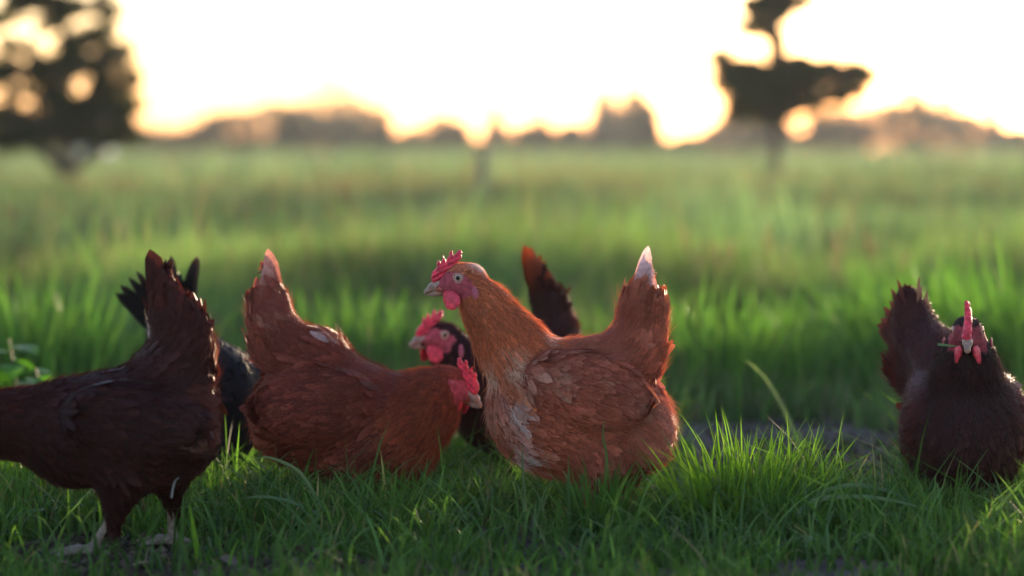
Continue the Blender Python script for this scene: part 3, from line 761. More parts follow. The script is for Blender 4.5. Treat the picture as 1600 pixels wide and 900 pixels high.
# --- longer curved blades standing out of the pasture, sharp in the focus plane
n = 4200
X, Y = scatter(n, 3.30, 4.3)
PX = px_x(X, Y); kk = (R.rand(n) < np.where(PX > 850, 1.0, .55)) & ~((PX > 1060) & (PX < 1420) & (Y > 3.85)); X, Y, PX = X[kk], Y[kk], PX[kk]; n = len(X)
h = (.075 + .07 * R.rand(n)) * np.where(Y < 3.45, .75, 1); w = .0038 + .0036 * R.rand(n)
ang = R.rand(n) * 6.283; mag = np.abs(R.normal(.75, .45, n)); lean = np.stack([np.cos(ang) * mag, np.sin(ang) * mag * .6], 1)
col = gcol(n, (.05, .115, .02), (.09, .16, .045), .2)
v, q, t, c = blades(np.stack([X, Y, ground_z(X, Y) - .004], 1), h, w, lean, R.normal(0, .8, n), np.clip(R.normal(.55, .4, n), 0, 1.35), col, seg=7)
tag(link('long_grass', mesh_np('long_grass', v, [q, t], M_grass, c)), 'longer bent grass blades rising out of the short pasture', 'grass', kind='stuff')

def tuft(name, cx, cY, rx, rY, n, h0, h1, cola, colb, label, fan=.5, seg=6, w0=.0052):
    X = cx + R.normal(0, rx, n); Y = cY + R.normal(0, rY, n)
    d = np.stack([(X - cx) / (rx * 2), (Y - cY) / (rY * 2)], 1)
    h = (h0 + (h1 - h0) * R.rand(n)) * np.clip(1.15 - .35 * np.linalg.norm(d, axis=1), .45, 1.1)
    lean = d * fan + R.normal(0, .16, (n, 2)); w = w0 * (.75 + .6 * R.rand(n))
    v, q, t, c = blades(np.stack([X, Y, ground_z(X, Y) - .004], 1), h, w, lean, R.normal(0, .7, n), np.clip(R.normal(.12, .25, n), 0, .9), gcol(n, cola, colb, .2), seg=seg)
    return tag(link(name, mesh_np(name, v, [q, t], M_grass, c)), label, 'grass', 'taller grass tufts', kind='stuff')
tx = (1165 - 800) * 3.72 / FPX
tuft('grass_tuft', tx, 3.70, .068, .05, 430, .05, .185, (.075, .165, .012), (.14, .25, .02), 'tall bright green grass tuft between the alert hen and the right hen')
tuft('grass_tuft', (1245 - 800) * 3.6 / FPX, 3.60, .06, .04, 300, .05, .10, (.05, .12, .015), (.085, .165, .03), 'bent dark green grass tuft in front of the bright one', fan=.9)
tuft('grass_tuft', (935 - 800) * 3.64 / FPX, 3.64, .035, .03, 150, .07, .14, (.05, .12, .015), (.085, .165, .03), 'thin grass tuft before the legs of the alert hen', fan=.5)
tuft('grass_tuft', (1480 - 800) * 3.66 / FPX, 3.66, .09, .035, 240, .05, .10, (.05, .11, .02), (.085, .15, .04), 'low grass tuft at the feet of the right hen', fan=.9)
tuft('grass_tuft', (30 - 800) * 3.95 / FPX, 3.95, .10, .08, 600, .07, .13, (.09, .18, .012), (.15, .22, .02), 'yellow green grass tuft below the neck of the left hen', fan=.4)

# --- tall meadow behind
def meadow(name, n, y0, y1, hgt, wid, seg, label, cola, colb, tan_amt, margin=1.3, power=2.0):
    X, Y = scatter(n, y0, y1, margin, power=power)
    pts = np.stack([X, Y, 0 * X], 1)
    a = vnoise(pts, 1.1, 21); b = vnoise(pts, .33, 22); e = vnoise(pts * np.array([.35, 1, 1]), 2.6, 23)
    PX = px_x(X, Y)
    edge = 5.05 + .5 * (vnoise(pts, .45, 24) - .5)
    front = np.clip((Y - edge) / .12, 0, 1)
    k = R.rand(n) < np.clip((b * .6 + a * .4 - .18) * 3, .15, 1) * front
    X, Y, a, b, e = [q[k] for q in (X, Y, a, b, e)]; m = len(X)
    h = hgt(Y) * np.clip(.2 + (Y - 5.0) / 2.8, .2, 1) * (.62 + .75 * a) * np.exp(R.normal(0, .2, m)); w = wid(Y) * (.7 + .6 * R.rand(m))
    ang = R.rand(m) * 6.283; mag = np.abs(R.normal(.22, .18, m)); lean = np.stack([np.cos(ang) * mag, np.sin(ang) * mag], 1)
    col = gcol(m, cola, colb, .22) * ((.72 + .6 * b) * (.40 + 1.2 * vnoise(np.stack([X, Y * .6, 0 * X], 1), .55, 29)))[:, None]
    tn = R.rand(m) < np.clip((e - .42) * 2.2, 0, 1) * tan_amt
    tip = col.copy() * 1.1; tip[tn] = gcol(tn.sum(), (.21, .15, .11), (.27, .19, .15), .15)
    col[tn] = col[tn] * .5 + tip[tn] * .5
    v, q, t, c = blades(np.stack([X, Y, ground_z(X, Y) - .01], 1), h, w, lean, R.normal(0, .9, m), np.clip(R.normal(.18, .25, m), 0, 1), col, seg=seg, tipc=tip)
    return tag(link(name, mesh_np(name, v, [q, t], M_meadow, c)), label, 'grass', kind='stuff')
meadow('meadow_grass', 80000, 4.7, 8.5, lambda Y: .30 + 0 * Y, lambda Y: .0065 + 0 * Y, 3, 'tall lush green meadow grass behind the hens', (.074, .140, .044), (.122, .188, .064), .2)
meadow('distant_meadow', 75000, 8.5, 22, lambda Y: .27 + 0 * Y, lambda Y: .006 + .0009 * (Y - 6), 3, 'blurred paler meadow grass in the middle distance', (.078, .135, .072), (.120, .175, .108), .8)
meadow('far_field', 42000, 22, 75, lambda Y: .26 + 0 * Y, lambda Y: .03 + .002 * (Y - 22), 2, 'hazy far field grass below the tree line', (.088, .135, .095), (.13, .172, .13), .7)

for px_, Yt_, hh_, lb_ in ((1570, 5.5, .40, 'tall blurred meadow tuft behind the right hen'), (1440, 5.9, .36, 'tall meadow tuft left of the right hen\'s head'), (1120, 5.6, .30, 'tall meadow tuft right of the alert hen\'s tail'), (560, 5.7, .28, 'bright meadow tuft above the rusty hen'), (60, 5.6, .32, 'tall meadow tuft above the back of the mahogany hen')):
    tuft('meadow_tuft', (px_ - 800) * Yt_ / FPX, Yt_, .16, .14, 420, hh_ * .6, hh_, (.05, .13, .02), (.10, .20, .04), lb_, fan=.3, seg=4, w0=.008)
# seed stalks standing above the meadow
n = 1506
X, Y = scatter(n, 6.5, 20, 1.25, power=1.8)
e_ = vnoise(np.stack([X, Y * .5, 0 * X], 1), .9, 31); kk = R.rand(n) < np.clip((e_ - .35) * 3, .04, 1); X, Y = X[kk], Y[kk]; n = len(X)
h = (.28 + .12 * R.rand(n)); ang = R.rand(n) * 6.283; mag = np.abs(R.normal(.15, .12, n))
base_ = np.stack([X, Y, ground_z(X, Y) - .01], 1); lean = np.stack([np.cos(ang) * mag, np.sin(ang) * mag], 1)
col = gcol(n, (.085, .11, .05), (.12, .13, .07), .2)
v, q, t, c = blades(base_, h, .0032 + .0004 * Y, lean, R.normal(0, .6, n), np.clip(R.normal(.1, .1, n), 0, .4), col, seg=4, wprof=3)
top = base_ + np.stack([lean[:, 0] * h * .6, lean[:, 1] * h * .6, h * .74], 1)
v2, q2, t2, c2 = blades(top, h * .30, .006 + .0007 * Y, lean * 1.5, R.normal(0, .6, n), np.clip(R.normal(.2, .2, n), 0, .6), gcol(n, (.11, .085, .065), (.16, .12, .10), .2), seg=3, wprof=2.5)
tag(link('seed_stalks', mesh_np('seed_stalks', np.concatenate([v, v2]), [np.concatenate([q]), t, q2 + len(v), t2 + len(v)], M_meadow, np.concatenate([c, c2]))), 'tan grass seed heads standing above the green meadow', 'grass', kind='stuff')

# ------------------------------------------------------------------ small things on the ground
def strip(name, pts, w, col, mat, label, cat, face=(0, -1, 0)):
    """a single blade or straw along 3-d points, folded along its middle"""
    pts = [Vector(p_) for p_ in pts]; V = []; Cc = []; n = len(pts)
    for i, p_ in enumerate(pts):
        d = (pts[min(i + 1, n - 1)] - pts[max(i - 1, 0)]).normalized()
        sd = d.cross(Vector(face)).normalized(); s = i / (n - 1); ww = w * (1 - .9 * s ** 2.2) * .5
        nn_ = sd.cross(d)
        V += [p_ - sd * ww, p_ + nn_ * ww * .35, p_ + sd * ww]; Cc += [col] * 3
    Q = []
    for i in range(n - 1):
        for j in range(2): a = i * 3 + j; Q.append((a, a + 1, a + 4, a + 3))
    o = link(name, mesh_np(name, np.array(V), [np.array(Q)], mat, np.array(Cc)))
    return tag(o, label, cat)
def arc(plist, Y, dY=0.0, sub=5):
    P0 = [px(x, y, Y + dY * i / (len(plist) - 1)) for i, (x, y) in enumerate(plist)]
    outp = []
    for i in range(len(P0) - 1):
        a = P0[max(i - 1, 0)]; b = P0[i]; c = P0[i + 1]; d = P0[min(i + 2, len(P0) - 1)]
        for j in range(sub):
            t = j / sub
            outp.append(.5 * ((2 * b) + (c - a) * t + (2 * a - 5 * b + 4 * c - d) * t * t + (3 * b - a - 3 * c + d) * t ** 3))
    outp.append(P0[-1]); return outp
strip('grass_blade', arc([(318, 905), (310, 870), (303, 830), (296, 788)], 3.42), .010, (.14, .27, .015), M_grass, 'single broad bright yellow green blade upright near the left hen', 'grass blade')
strip('grass_blade', arc([(1205, 868), (1260, 790), (1330, 776), (1400, 783), (1470, 803)], 3.56), .0085, (.13, .18, .10), M_grass, 'long pale arching blade lying over the grass toward the right hen', 'grass blade')
strip('grass_blade', arc([(1230, 822), (1262, 765), (1276, 752), (1288, 768)], 3.66), .0055, (.12, .17, .09), M_grass, 'thin blade hooked over beside the bright grass tuft', 'grass blade')
strip('grass_blade', arc([(1275, 772), (1330, 758), (1390, 768), (1430, 790)], 3.62), .007, (.09, .15, .09), M_grass, 'bluish flat blade stretching from tuft to right hen', 'grass blade')
strip('grass_blade', arc([(505, 800), (470, 740), (425, 716), (398, 717)], 3.62), .006, (.14, .19, .09), M_grass, 'pale blade arching in front of the rusty hen', 'grass blade')
strip('grass_blade', arc([(500, 805), (455, 784), (410, 776), (378, 779)], 3.58), .006, (.10, .16, .09), M_grass, 'low grey green blade lying before the rusty hen', 'grass blade')
strip('grass_blade', arc([(268, 778), (270, 764), (274, 751), (281, 746)], 3.40), .0026, (.25, .25, .22), M_dry, 'short whitish curled blade against the dark hen', 'grass blade')
strip('grass_blade', arc([(1250, 700), (1225, 640), (1195, 590), (1165, 562)], 4.55), .009, (.15, .19, .09), M_grass, 'blurred pale stalk leaning left over the bare soil', 'grass blade')
strip('grass_blade', arc([(940, 795), (948, 720), (942, 680), (946, 655)], 3.62), .0045, (.10, .16, .04), M_grass, 'slim seed stalk upright in front of the alert hen', 'grass blade')
strip('grass_blade', arc([(822, 800), (818, 750), (816, 716), (817, 695)], 3.62), .004, (.12, .17, .07), M_grass, 'slim stalk upright before the breast of the alert hen', 'grass blade')
strip('straw', arc([(340, 893), (380, 880), (440, 878), (520, 894)], 3.36), .004, (.30, .24, .15), M_dry, 'thin dry straw lying on the soil at the bottom left', 'straw')
strip('straw', arc([(440, 905), (470, 878), (500, 862), (520, 858)], 3.36), .004, (.26, .21, .14), M_dry, 'short dry straw crossing the dead leaves', 'straw')
for i_, (x_, y_, a_, l_, w_) in enumerate([(90, 880, .2, 60, 'near the toes of the mahogany hen'), (215, 884, -.5, 50, 'right of the mahogany hen\'s front foot'), (560, 885, .5, 70, 'right of the dead leaves'), (640, 893, -.2, 60, 'left of the white feather'), (1120, 890, .15, 80, 'under the bright grass tuft'), (1400, 885, -.3, 70, 'below the right hen')]):
    dx_, dy_ = math.cos(a_) * l_ / 2, math.sin(a_) * l_ / 2
    strip('straw', arc([(x_ - dx_, y_ - dy_ * .6), (x_, y_ - 4), (x_ + dx_, y_ + dy_ * .6)], 3.37), .0035, (.27, .22, .14), M_dry, 'thin dry straw on the ground ' + w_, 'straw')
strip('feather', arc([(706, 893), (708, 878), (714, 868), (721, 866)], 3.40), .007, (.62, .66, .72), M_dry, 'small white curled feather standing in the grass at the bottom', 'feather')

# crumbs of soil on the bare patches
OCT = np.array([(1, 0, 0), (-1, 0, 0), (0, 1, 0), (0, -1, 0), (0, 0, 1), (0, 0, -1)], float)
OF = np.array([(0, 2, 4), (2, 1, 4), (1, 3, 4), (3, 0, 4), (2, 0, 5), (1, 2, 5), (3, 1, 5), (0, 3, 5)])
cx, cY, cs_ = [], [], []
for (bx_, bY_, rx_, rY_, n_) in ((150, 3.46, 170, .18, 900), (480, 3.32, 170, .10, 700), (300, 3.30, 200, .08, 500), (760, 3.28, 150, .06, 350), (1270, 4.55, 240, .5, 900)):
    yy_ = bY_ + R.normal(0, .6, n_) * rY_; xx_ = (bx_ + R.normal(0, .6, n_) * rx_ - 800) / FPX * yy_
    cx.append(xx_); cY.append(yy_); cs_.append(np.exp(R.normal(-5.35, .45, n_)))
cx, cY, cs_ = np.concatenate(cx), np.concatenate(cY), np.concatenate(cs_); n = len(cx)
cv = OCT[None] * (1 + R.normal(0, .3, (n, 6, 1))) * cs_[:, None, None] * np.array([1.1, 1.0, .7]) + np.stack([cx, cY, ground_z(cx, cY) + cs_ * .25], 1)[:, None]
M_clod = leaf_mat('soil_crumb', rough=.95, transl=0, spec=.1, noise=.3, nscale=90)
tag(link('soil_crumbs', mesh_np('soil_crumbs', cv.reshape(-1, 3), [(OF[None] + (np.arange(n) * 6)[:, None, None]).reshape(-1, 3)], M_clod, np.repeat(gcol(n, (.030, .020, .013), (.095, .068, .046), .25), 6, 0))), 'brown soil crumbs on the scratched bare patches', 'soil', kind='stuff')

def crumpled_leaf(x, y, Y, sz, col, label, seed):
    rs = np.random.RandomState(seed); g = 6
    u, v = np.meshgrid(np.linspace(-1, 1, g), np.linspace(-1, 1, g))
    wv = np.sqrt(np.clip(1 - u * u * .95, 0.02, 1)) * .55
    V = np.stack([u, v * wv, .35 * v * v * wv + .18 * np.sin(2.2 * u + seed) + rs.normal(0, .05, u.shape)], -1).reshape(-1, 3) * sz
    a = (np.arange(g - 1)[:, None] * g + np.arange(g - 1)[None]).ravel()
    me = mesh_np('dead_leaf', V, [np.stack([a, a + 1, a + 1 + g, a + g], 1)], M_dry, np.tile(np.array(col), (g * g, 1)) * (.7 + .6 * rs.rand(g * g, 1)))
    o = link('dead_leaf', me); p_ = px(x, y, Y); o.location = (p_.x, p_.y, ground_z(p_.x, p_.y).item() + .012)
    o.rotation_euler = (rs.uniform(-.4, .4), rs.uniform(-.4, .4), rs.rand() * 6)
    return tag(o, label, 'leaf')
crumpled_leaf(352, 890, 3.34, .022, (.16, .11, .075), 'curled tan dead leaf lying on the soil beside the straw', 1)
crumpled_leaf(478, 876, 3.38, .026, (.085, .06, .045), 'dark brown dead leaf crumpled on the soil, bottom left', 2)
crumpled_leaf(515, 885, 3.36, .022, (.12, .085, .06), 'brown dead leaf right of the darker crumpled one', 3)
crumpled_leaf(1310, 715, 4.62, .03, (.12, .10, .09), 'grey brown dead leaf on the bare soil behind the tuft', 4)

def broad_weed(cx, cy, Y, n, size, label, seed, lc=(.075, .19, .02)):
    rs = np.random.RandomState(seed); p_ = px(cx, cy, Y)
    root = empty('broadleaf_weed', (p_.x, Y, 0)); tag(root, label, 'weed')
    H = p_.z
    sv = []; sq = []
    for i in range(5):
        z = H * i / 4
        for a_ in range(6): sv.append((.004 * math.cos(a_ * 1.047) + .01 * math.sin(i), .004 * math.sin(a_ * 1.047), z))
    for i in range(4):
        for a_ in range(6): sq.append((i * 6 + a_, i * 6 + (a_ + 1) % 6, i * 6 + 6 + (a_ + 1) % 6, i * 6 + 6 + a_))
    link('stem', mesh_np('stem', np.array(sv), [np.array(sq)], M_grass, np.tile([.07, .12, .03], (30, 1))), root)
    for i in range(n):
        g = 7; an = i * 2.4 + rs.rand(); el = rs.uniform(-.1, .6); L = size * rs.uniform(.7, 1.2); z0 = H * (.35 + .62 * i / n)
        V = []; Cc = []
        cc = np.array(lc) * rs.uniform(.7, 1.4)
        for s in np.linspace(0, 1, g):
            ww = L * .33 * math.sin(math.pi * min(1, s * .92 + .06)) ** .8
            r = L * s; zz = z0 + L * (math.sin(el) * s - .45 * s * s)
            for sg in (-1, -.5, 0, .5, 1):
                V.append((math.cos(an) * r - math.sin(an) * ww * sg, math.sin(an) * r + math.cos(an) * ww * sg, zz + .12 * ww * abs(sg) + .02 * L * math.sin(9 * s + sg))); Cc.append(cc * (1.15 if sg == 0 else 1))
        Q = [(k_ * 5 + j, k_ * 5 + j + 1, k_ * 5 + j + 6, k_ * 5 + j + 5) for k_ in range(g - 1) for j in range(4)]
        link('leaf', mesh_np('leaf', np.array(V), [np.array(Q)], M_grass, np.array(Cc)), root)
broad_weed(18, 530, 4.75, 11, .075, 'leafy green weed at the left edge above the mahogany hen', 4)
broad_weed(60, 575, 4.6, 9, .06, 'lower leafy weed just behind the back of the mahogany hen', 9)

broad_weed(600, 440, 7.2, 34, .17, 'dark leafy weed clump in the meadow left of the alert hen\'s head', 12, (.022, .060, .016))
broad_weed(645, 455, 7.0, 28, .15, 'dark leafy weed clump just behind the alert hen\'s beak', 13, (.024, .066, .016))
broad_weed(1100, 400, 9.0, 26, .18, 'dark blurred weed clump in the meadow right of the white tail tip', 14, (.035, .085, .028))
# blade held in the beak of the right hen
strip('grass_blade', [(.6435, 3.655, .284), (.660, 3.650, .2825), (.675, 3.655, .281)], .004, (.10, .17, .09), M_grass, 'short green blade held in the beak of the right hen', 'grass blade')

# ------------------------------------------------------------------ trees
M_leaf = leaf_mat('tree_leaf', rough=.5, transl=.4, tboost=(1.5, 1.25, .5), spec=.3)
M_bark = solid_mat('bark', (.085, .065, .05), rough=.9, spec=.15, noise=.5, nscale=14, bump=1.0, bscale=60)
M_post = solid_mat('weathered_wood', (.17, .155, .13), rough=.85, spec=.15, noise=.4, nscale=18, bump=.6, bscale=90)

def tube(path, radii, sides=8):
    V = []; Q = []
    for i, (c, r) in enumerate(zip(path, radii)):
        c = Vector(c); d = (Vector(path[min(i + 1, len(path) - 1)]) - Vector(path[max(i - 1, 0)])).normalized()
        x = d.orthogonal().normalized(); y = d.cross(x)
        if i and x.dot(px_) < 0: pass
        px_ = x
        for a in range(sides):
            t = 2 * math.pi * a / sides
            V.append(c + (x * math.cos(t) + y * math.sin(t)) * r)
    for i in range(len(path) - 1):
        for a in range(sides):
            Q.append((i * sides + a, i * sides + (a + 1) % sides, (i + 1) * sides + (a + 1) % sides, (i + 1) * sides + a))
    return [tuple(v_) for v_ in V], Q

def make_tree(name, label, cat, loc, trunk, clumps, leaf, cols, seed, group=None, limbs=True):
    """trunk: [(x,z,r)...]; clumps: [(x, y, z, rx, ry, rz, count)] in metres about the base"""
    rs = np.random.RandomState(seed)
    root = empty(name, loc); tag(root, label, cat, group)
    V = []; Q = []
    def add(path, rad):
        v_, q_ = tube(path, rad); o = len(V); V.extend(v_); Q.extend([tuple(a + o for a in f) for f in q_])
    add([(x, 0, z) for x, z, r in trunk], [r for x, z, r in trunk])
    if limbs:
        for (x, y, z, rx, ry, rz, cnt) in clumps:
            # nearest trunk point below the clump
            cand = [t_ for t_ in trunk if t_[1] < z] or [trunk[0]]
            b = cand[-1]; bz = b[1] + .2 * (z - b[1])
            mid = ((b[0] + x) / 2 + rs.normal(0, .05 * rx), y / 2, bz + (z - bz) * .6)
            add([(b[0], 0, bz), mid, (x, y, z)], [b[2] * .5, b[2] * .3, b[2] * .12])
            for _ in range(3):
                e = (x + rs.normal(0, .5) * rx, y + rs.normal(0, .5) * ry, z + rs.normal(0, .4) * rz)
                add([mid, ((mid[0] + e[0]) / 2, (mid[1] + e[1]) / 2, (mid[2] + e[2]) / 2 + .1 * rz), e], [b[2] * .2, b[2] * .12, b[2] * .05])
    link('trunk', mesh_np('trunk', np.array(V), [np.array(Q)], M_bark), root)
    LV = []; LC = []
    for (x, y, z, rx, ry, rz, cnt) in clumps:
        d = unit(rs.normal(0, 1, (cnt, 3))); r = rs.rand(cnt, 1) ** .45
        lump = .75 + .5 * vnoise(d * 10 + seed, 6, seed)[:, None]
        c = np.array([x, y, z]) + d * r * lump * np.array([rx, ry, rz])
        a = unit(rs.normal(0, 1, (cnt, 3)) + np.array([0, 0, -.3])); b = unit(np.cross(a, rs.normal(0, 1, (cnt, 3))))
        L = leaf * np.exp(rs.normal(0, .25, (cnt, 1)))
        LV.append(np.stack([c - a * L * .5, c + b * L * .3, c + a * L * .5, c - b * L * .3], 1).reshape(-1, 3))
        cc = gcol(cnt, cols[0], cols[1], .3, rs); LC.append(np.repeat(cc, 4, 0))
    LV = np.concatenate(LV); LC = np.concatenate(LC)
    cr = link('crown', mesh_np('crown', LV, [np.arange(len(LV)).reshape(-1, 4)], M_leaf, LC, smooth=False), root); tag(cr, kind='stuff')
    return root

def tree_px(name, label, cat, D, bx, trunk_px, clumps_px, leaf, cols, seed, group=None, depth=.8, base_z=None):
    m = D / FPX
    bz = float(terrain_z(D)) - .02 if base_z is None else base_z
    tr = [((x - bx) * m, CAMH - (y - HORIZ) * m - bz, r * m) for x, y, r in trunk_px]
    tr = [(tr[0][0], 0.0, tr[0][2] * 1.25)] + tr
    cl = [((x - bx) * m, dy * rx * m, CAMH - (y - HORIZ) * m - bz, rx * m, rx * m * depth, ry * m, n_) for x, y, rx, ry, n_, dy in clumps_px]
    return make_tree(name, label, cat, ((bx - 800) * m, D, bz), tr, cl, leaf, cols, seed, group)

OAK = ((.028, .042, .012), (.055, .070, .020))
rs = np.random.RandomState(9)
LEFT_CLUMPS = [(110, 172, 48, 34, 1100, 0), (50, 208, 48, 28, 800, .1), (165, 212, 38, 24, 520, -.1), (150, 165, 34, 28, 360, .3), (195, 200, 20, 34, 260, 0)]
for _ in range(92):
    for _t in range(40):
        x_, y_ = rs.uniform(-70, 214), rs.uniform(-170, 225)
        half = 122 if y_ > 70 else 60 + (y_ + 170) * .22
        if abs(x_ - (95 if y_ > 60 else 80)) < half: break
    r_ = rs.uniform(13, 27); LEFT_CLUMPS.append((x_, y_, r_ * 1.15, r_ * .85, int(r_ * r_ * .33), rs.uniform(-1.5, 1.5)))
for (x_, y_, r_) in ((190, 95, 24), (205, 125, 22), (180, 130, 26), (205, 160, 20), (195, 185, 24), (212, 210, 16), (170, 75, 20), (160, 110, 22), (150, 185, 26), (200, 75, 14), (140, 60, 18), (20, 215, 30), (60, 180, 30), (90, 130, 26)):
    LEFT_CLUMPS.append((x_, y_, r_ * 1.15, r_, int(r_ * r_ * .33), rs.uniform(-1, 1)))
tree_px('young_tree', 'dark young leafy tree standing in the meadow at the left', 'tree', 18.5, 106,
        [(106, 290, 11), (108, 200, 10), (104, 120, 9), (100, 40, 7), (92, -60, 5), (90, -150, 3)],
        LEFT_CLUMPS,
        .055, OAK, 61)
RIGHT_CLUMPS = [(1174, 140, 68, 54, 1250, 0), (1205, 168, 46, 34, 380, .2), (1238, 128, 60, 42, 620, .1), (1308, 124, 48, 26, 260, 0), (1280, 165, 46, 26, 110, .3)]
for _ in range(66):
    u_ = rs.rand(); x_ = 1128 + 228 * u_; y_ = 138 - 14 * u_ + rs.uniform(-1, 1) * (50 - 24 * u_)
    r_ = rs.uniform(10, 23) * (1 - .25 * u_); RIGHT_CLUMPS.append((x_, y_, r_ * 1.25, r_ * .8, int(r_ * r_ * .38), rs.uniform(-2, 2)))
for (x_, y_, rx_, ry_) in ((1216, 92, 15, 14), (1214, 70, 13, 12), (1206, 52, 22, 13), (1178, 46, 26, 13), (1163, 42, 16, 10), (1196, 18, 34, 16), (1180, 4, 24, 14), (1222, 22, 16, 16), (1238, 4, 32, 13), (1258, -4, 22, 11), (1208, -8, 30, 14), (1255, 98, 34, 14), (1280, 104, 26, 12)):
    RIGHT_CLUMPS.append((x_, y_, rx_ * 1.15, ry_ * 1.15, int(rx_ * ry_ * .8), rs.uniform(-1, 1)))
for _ in range(34):
    y_ = rs.uniform(-190, -5); x_ = 1215 + rs.normal(0, 1) * (30 + .2 * (y_ + 190)); r_ = rs.uniform(13, 24)
    RIGHT_CLUMPS.append((x_, y_, r_ * 1.2, r_ * .8, int(r_ * r_ * .4), rs.uniform(-2, 2)))
tree_px('young_tree', 'slim tree with a flat wide dark crown standing at the right', 'tree', 19.5, 1212,
        [(1212, 290, 8), (1214, 200, 8), (1216, 130, 11), (1213, 60, 12), (1208, 0, 9), (1215, -90, 4)],
        RIGHT_CLUMPS,
        .055, OAK, 62)

# weathered fence post in the meadow
def fence_post(x, ytop, D, wpx, label, seed):
    rs = np.random.RandomState(seed); m = D / FPX; bz = float(terrain_z(D)) - .05
    H = CAMH - (ytop - HORIZ) * m - bz; r = wpx * m / 2
    root = empty('fence_post', ((x - 800) * m, D, bz)); tag(root, label, 'post')
    V, Q = tube([(0, 0, 0), (.004, 0, H * .5), (-.003, 0, H * .93), (0, 0, H * .99), (0, 0, H)], [r * 1.05, r, r * .97, r * .85, .002], 10)
    link('shaft', mesh_np('shaft', np.array(V), [np.array(Q)], M_post), root)
    V, Q = tube([(0, 0, H * .80), (0, 0, H * .83)], [r * 1.12, r * 1.12], 10)
    link('wire_band', mesh_np('wire_band', np.array(V), [np.array(Q)], M_post), root)
fence_post(754, 226, 15.5, 16, 'dark weathered post standing in the meadow at mid picture', 3)

# pale blue field shelter under the left tree
D = 62.0; m = D / FPX; bz = float(terrain_z(D))
sh = empty('field_shelter', ((148 - 800) * m, D, bz)); tag(sh, 'small pale blue shelter with sloping roof beyond the left tree', 'shelter')
M_blue = solid_mat('blue_tarp', (.48, .56, .85), rough=.9, spec=.05, noise=.12, nscale=4, bump=.3, bscale=8)
M_frame = solid_mat('grey_metal', (.35, .36, .38), rough=.5, spec=.5, noise=.1)
w2, d2, h1, h2 = 24 * m, .5, .42, .64
def prism(name, V, F, mat, parent): return link(name, mesh_np(name, np.array(V, float), [np.array(f_)[None] for f_ in F], mat, smooth=False), parent)
prism('cover', [(-w2, -d2, 0), (w2, -d2, 0), (w2, d2, 0), (-w2, d2, 0), (-w2, -d2, h1), (w2, -d2, h1 + .05), (w2, d2, h2), (-w2, d2, h2 - .08)],
      [(0, 1, 5, 4), (1, 2, 6, 5), (2, 3, 7, 6), (3, 0, 4, 7)], M_blue, sh)
prism('roof', [(-w2 - .03, -d2 - .04, h1 + .01), (w2 + .03, -d2 - .04, h1 + .06), (w2 + .03, d2 + .04, h2 + .02), (-w2 - .03, d2 + .04, h2 - .06),
               (-w2 - .03, -d2 - .04, h1 + .04), (w2 + .03, -d2 - .04, h1 + .09), (w2 + .03, d2 + .04, h2 + .05), (-w2 - .03, d2 + .04, h2 - .03)],
      [(3, 2, 1, 0), (4, 5, 6, 7), (0, 1, 5, 4), (1, 2, 6, 5), (2, 3, 7, 6), (3, 0, 4, 7)], M_blue, sh)

# distant tree line: (x, top y, half width px, density, kind)
FAR = [(245, 203, 34, 1.0, 'r'), (290, 202, 28, .8, 'r'), (332, 190, 26, 1.6, 'd'), (385, 214, 34, 1.0, 'r'), (455, 178, 34, .8, 'r'), (520, 146, 62, .55, 'b'), (575, 172, 30, .7, 'r'), (540, 206, 26, 1.6, 'd'), (600, 180, 16, 1.3, 'd'),
       (645, 206, 30, 1.2, 'r'), (690, 188, 34, .8, 'r'), (716, 196, 26, 1.6, 'd'), (774, 178, 26, 1.8, 'c'), (820, 200, 26, 1.2, 'd'), (846, 185, 20, 1.0, 'r'), (890, 200, 34, 1.3, 'd'), (945, 162, 28, 1.3, 'd'), (992, 152, 34, 1.0, 'b'),
       (1015, 172, 20, 1.3, 'd'), (1080, 222, 44, 1.0, 'r'), (1150, 196, 34, .5, 'r'), (1215, 196, 44, .7, 'r'), (1285, 176, 42, .5, 'b'), (1345, 186, 36, .5, 'r'), (1425, 148, 48, .45, 'b'), (1478, 160, 36, .5, 'b'), (1440, 205, 18, 1.5, 'c'), (1512, 184, 18, 1.2, 'c'),
       (1556, 174, 20, 1.3, 'c'), (1595, 204, 24, 1.2, 'r'), (160, 196, 40, 1.0, 'r'), (90, 190, 46, 1.0, 'r'), (20, 185, 46, 1.0, 'r')]
FARL = ['low rounded tree just right of the large left tree', 'low orange tinted tree left of the dark round tree', 'small dark round tree above the tail of the mahogany hen', 'lowest bush like tree above the tail of the rusty hen',
        'left shoulder tree of the tall pale group', 'tallest pale airy tree in the left half', 'right shoulder tree of the tall pale group', 'dark bush like tree below the tall pale tree', 'narrow tree at the right end of the tall pale group',
        'low rounded tree above the beak of the alert hen', 'pale rounded tree left of the post', 'dark bushy tree close beside the post on its left', 'dark pointed tree right beside the post', 'dense low tree between the pointed tree and a rounded one',
        'small rounded tree halfway between post and tall block of trees', 'wide dense tree left of the tall block of trees', 'dark left tree of the tall block in mid picture', 'tall airy right tree of the block in mid picture', 'dense tree at the right foot of the tall block',
        'very low tree right of the tall block', 'sparse glowing tree left of the flat crowned tree', 'rounded tree behind the trunk of the flat crowned tree', 'airy glowing tree just right of the flat crowned tree', 'sparse rounded tree between the glowing trees at right',
        'tallest airy glowing tree near the right edge', 'airy glowing tree next to the tallest one at right', 'small dark pointed tree under the glowing trees at right', 'pointed dark tree above the tail of the right hen', 'pointed dark tree above the head of the right hen', 'rounded tree cut by the right edge',
        'low tree behind the right side of the large left tree', 'low tree behind the trunk of the large left tree', 'low tree cut by the left edge']
rs = np.random.RandomState(77)
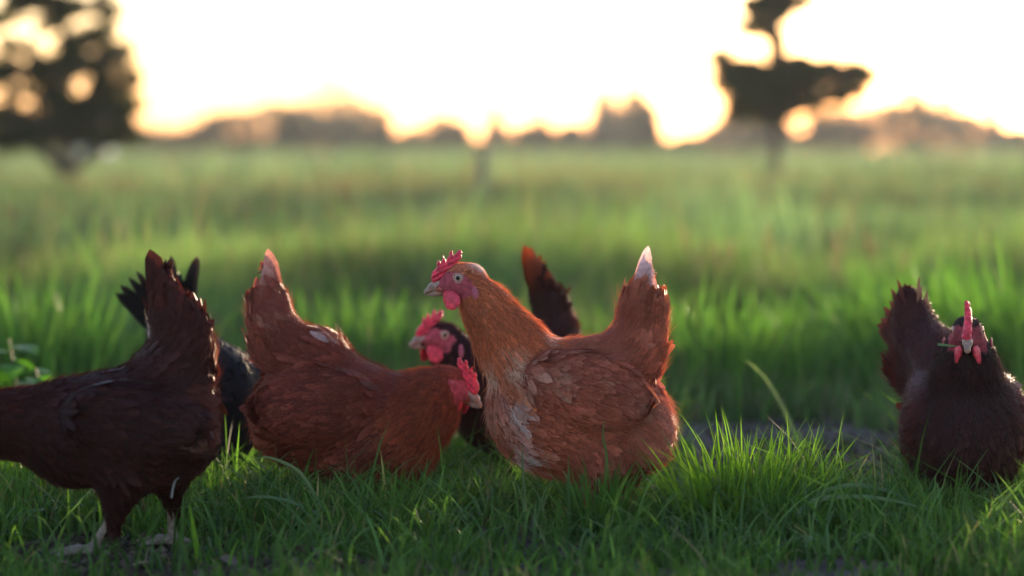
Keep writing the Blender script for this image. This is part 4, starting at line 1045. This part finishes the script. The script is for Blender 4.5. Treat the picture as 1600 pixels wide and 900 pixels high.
for i, (x, ty, hw, den, kind) in enumerate(FAR):
    D = 105 + rs.uniform(-18, 22); m = D / FPX
    ty = 236 - (236 - ty) * 1.28; hh = (236 - ty)
    n0 = int(hw * hh * {'r': .2, 'd': .30, 'b': .12, 'c': .30}[kind] * den)
    n0 = max(n0, 70)
    if kind == 'c':
        cl = [(x, ty + hh * .30, hw * .38, hh * .30, n0 // 3, 0), (x, ty + hh * .62, hw * .75, hh * .28, n0 // 2, .1), (x, ty + hh * .85, hw, hh * .2, n0 // 2, 0)]
    elif kind == 'b':
        cl = [(x, ty + hh * .42, hw * .8, hh * .42, n0, 0), (x - hw * .55, ty + hh * .62, hw * .5, hh * .3, n0 // 2, .2), (x + hw * .55, ty + hh * .58, hw * .5, hh * .3, n0 // 2, -.2), (x, ty + hh * .88, hw * .7, hh * .16, n0 // 2, 0)]
    else:
        cl = [(x, ty + hh * .48, hw * .8, hh * .48, n0, 0), (x - hw * .5, ty + hh * .72, hw * .55, hh * .3, n0 // 2, .2), (x + hw * .5, ty + hh * .7, hw * .55, hh * .32, n0 // 2, -.2)]
    tree_px('distant_tree', FARL[i] + ' on the blurred horizon', 'tree', D, x,
            [(x, 232, max(2.5, hw * .07)), (x, ty + hh * .4, max(1.6, hw * .045))], cl, .26, ((.035, .038, .014), (.065, .058, .022)), 200 + i, 'trees along the horizon', depth=.9)
# hedge under the trees, one dense mass
n = 42000
X = (rs.rand(n) - .5) * 72; Yh = 98 + rs.normal(0, 1.2, n); top = .55 + 1.7 * vnoise(np.stack([X, 0 * X, 0 * X], 1), 2.3, 5) + .3 * vnoise(np.stack([X, 0 * X, 0 * X], 1), .7, 6)
Z = .15 + top * rs.rand(n) ** .8
c = np.stack([X, Yh, Z], 1); a = unit(rs.normal(0, 1, (n, 3))); b = unit(np.cross(a, rs.normal(0, 1, (n, 3)))); L = .22 * np.exp(rs.normal(0, .3, (n, 1)))
hv = np.stack([c - a * L * .5, c + b * L * .32, c + a * L * .5, c - b * L * .32], 1).reshape(-1, 3)
tag(link('hedge', mesh_np('hedge', hv, [np.arange(len(hv)).reshape(-1, 4)], M_leaf, np.repeat(gcol(n, (.040, .040, .018), (.065, .062, .030), .3, rs), 4, 0), smooth=False)),
    'low dark hedgerow running along the horizon', 'hedge', kind='stuff')

# ------------------------------------------------------------------ evening haze over the field
hm, nt, out = new_mat('haze')
pv = nt.nodes.new('ShaderNodeVolumePrincipled'); pv.inputs['Color'].default_value = (.72, .85, 1.0, 1)
pv.inputs['Density'].default_value = .0004; pv.inputs['Anisotropy'].default_value = .5
nt.links.new(pv.outputs[0], out.inputs['Volume'])
lo, hi = (-260, -30, -1.2), (260, 260, 6.0)
hv = np.array([(x, y, z) for x in (lo[0], hi[0]) for y in (lo[1], hi[1]) for z in (lo[2], hi[2])], float)
tag(link('haze', mesh_np('haze', hv, [np.array([(0, 1, 3, 2), (4, 6, 7, 5), (0, 4, 5, 1), (2, 3, 7, 6), (0, 2, 6, 4), (1, 5, 7, 3)])], hm, smooth=False)), 'thin pale evening haze over the whole field', 'haze', kind='stuff')
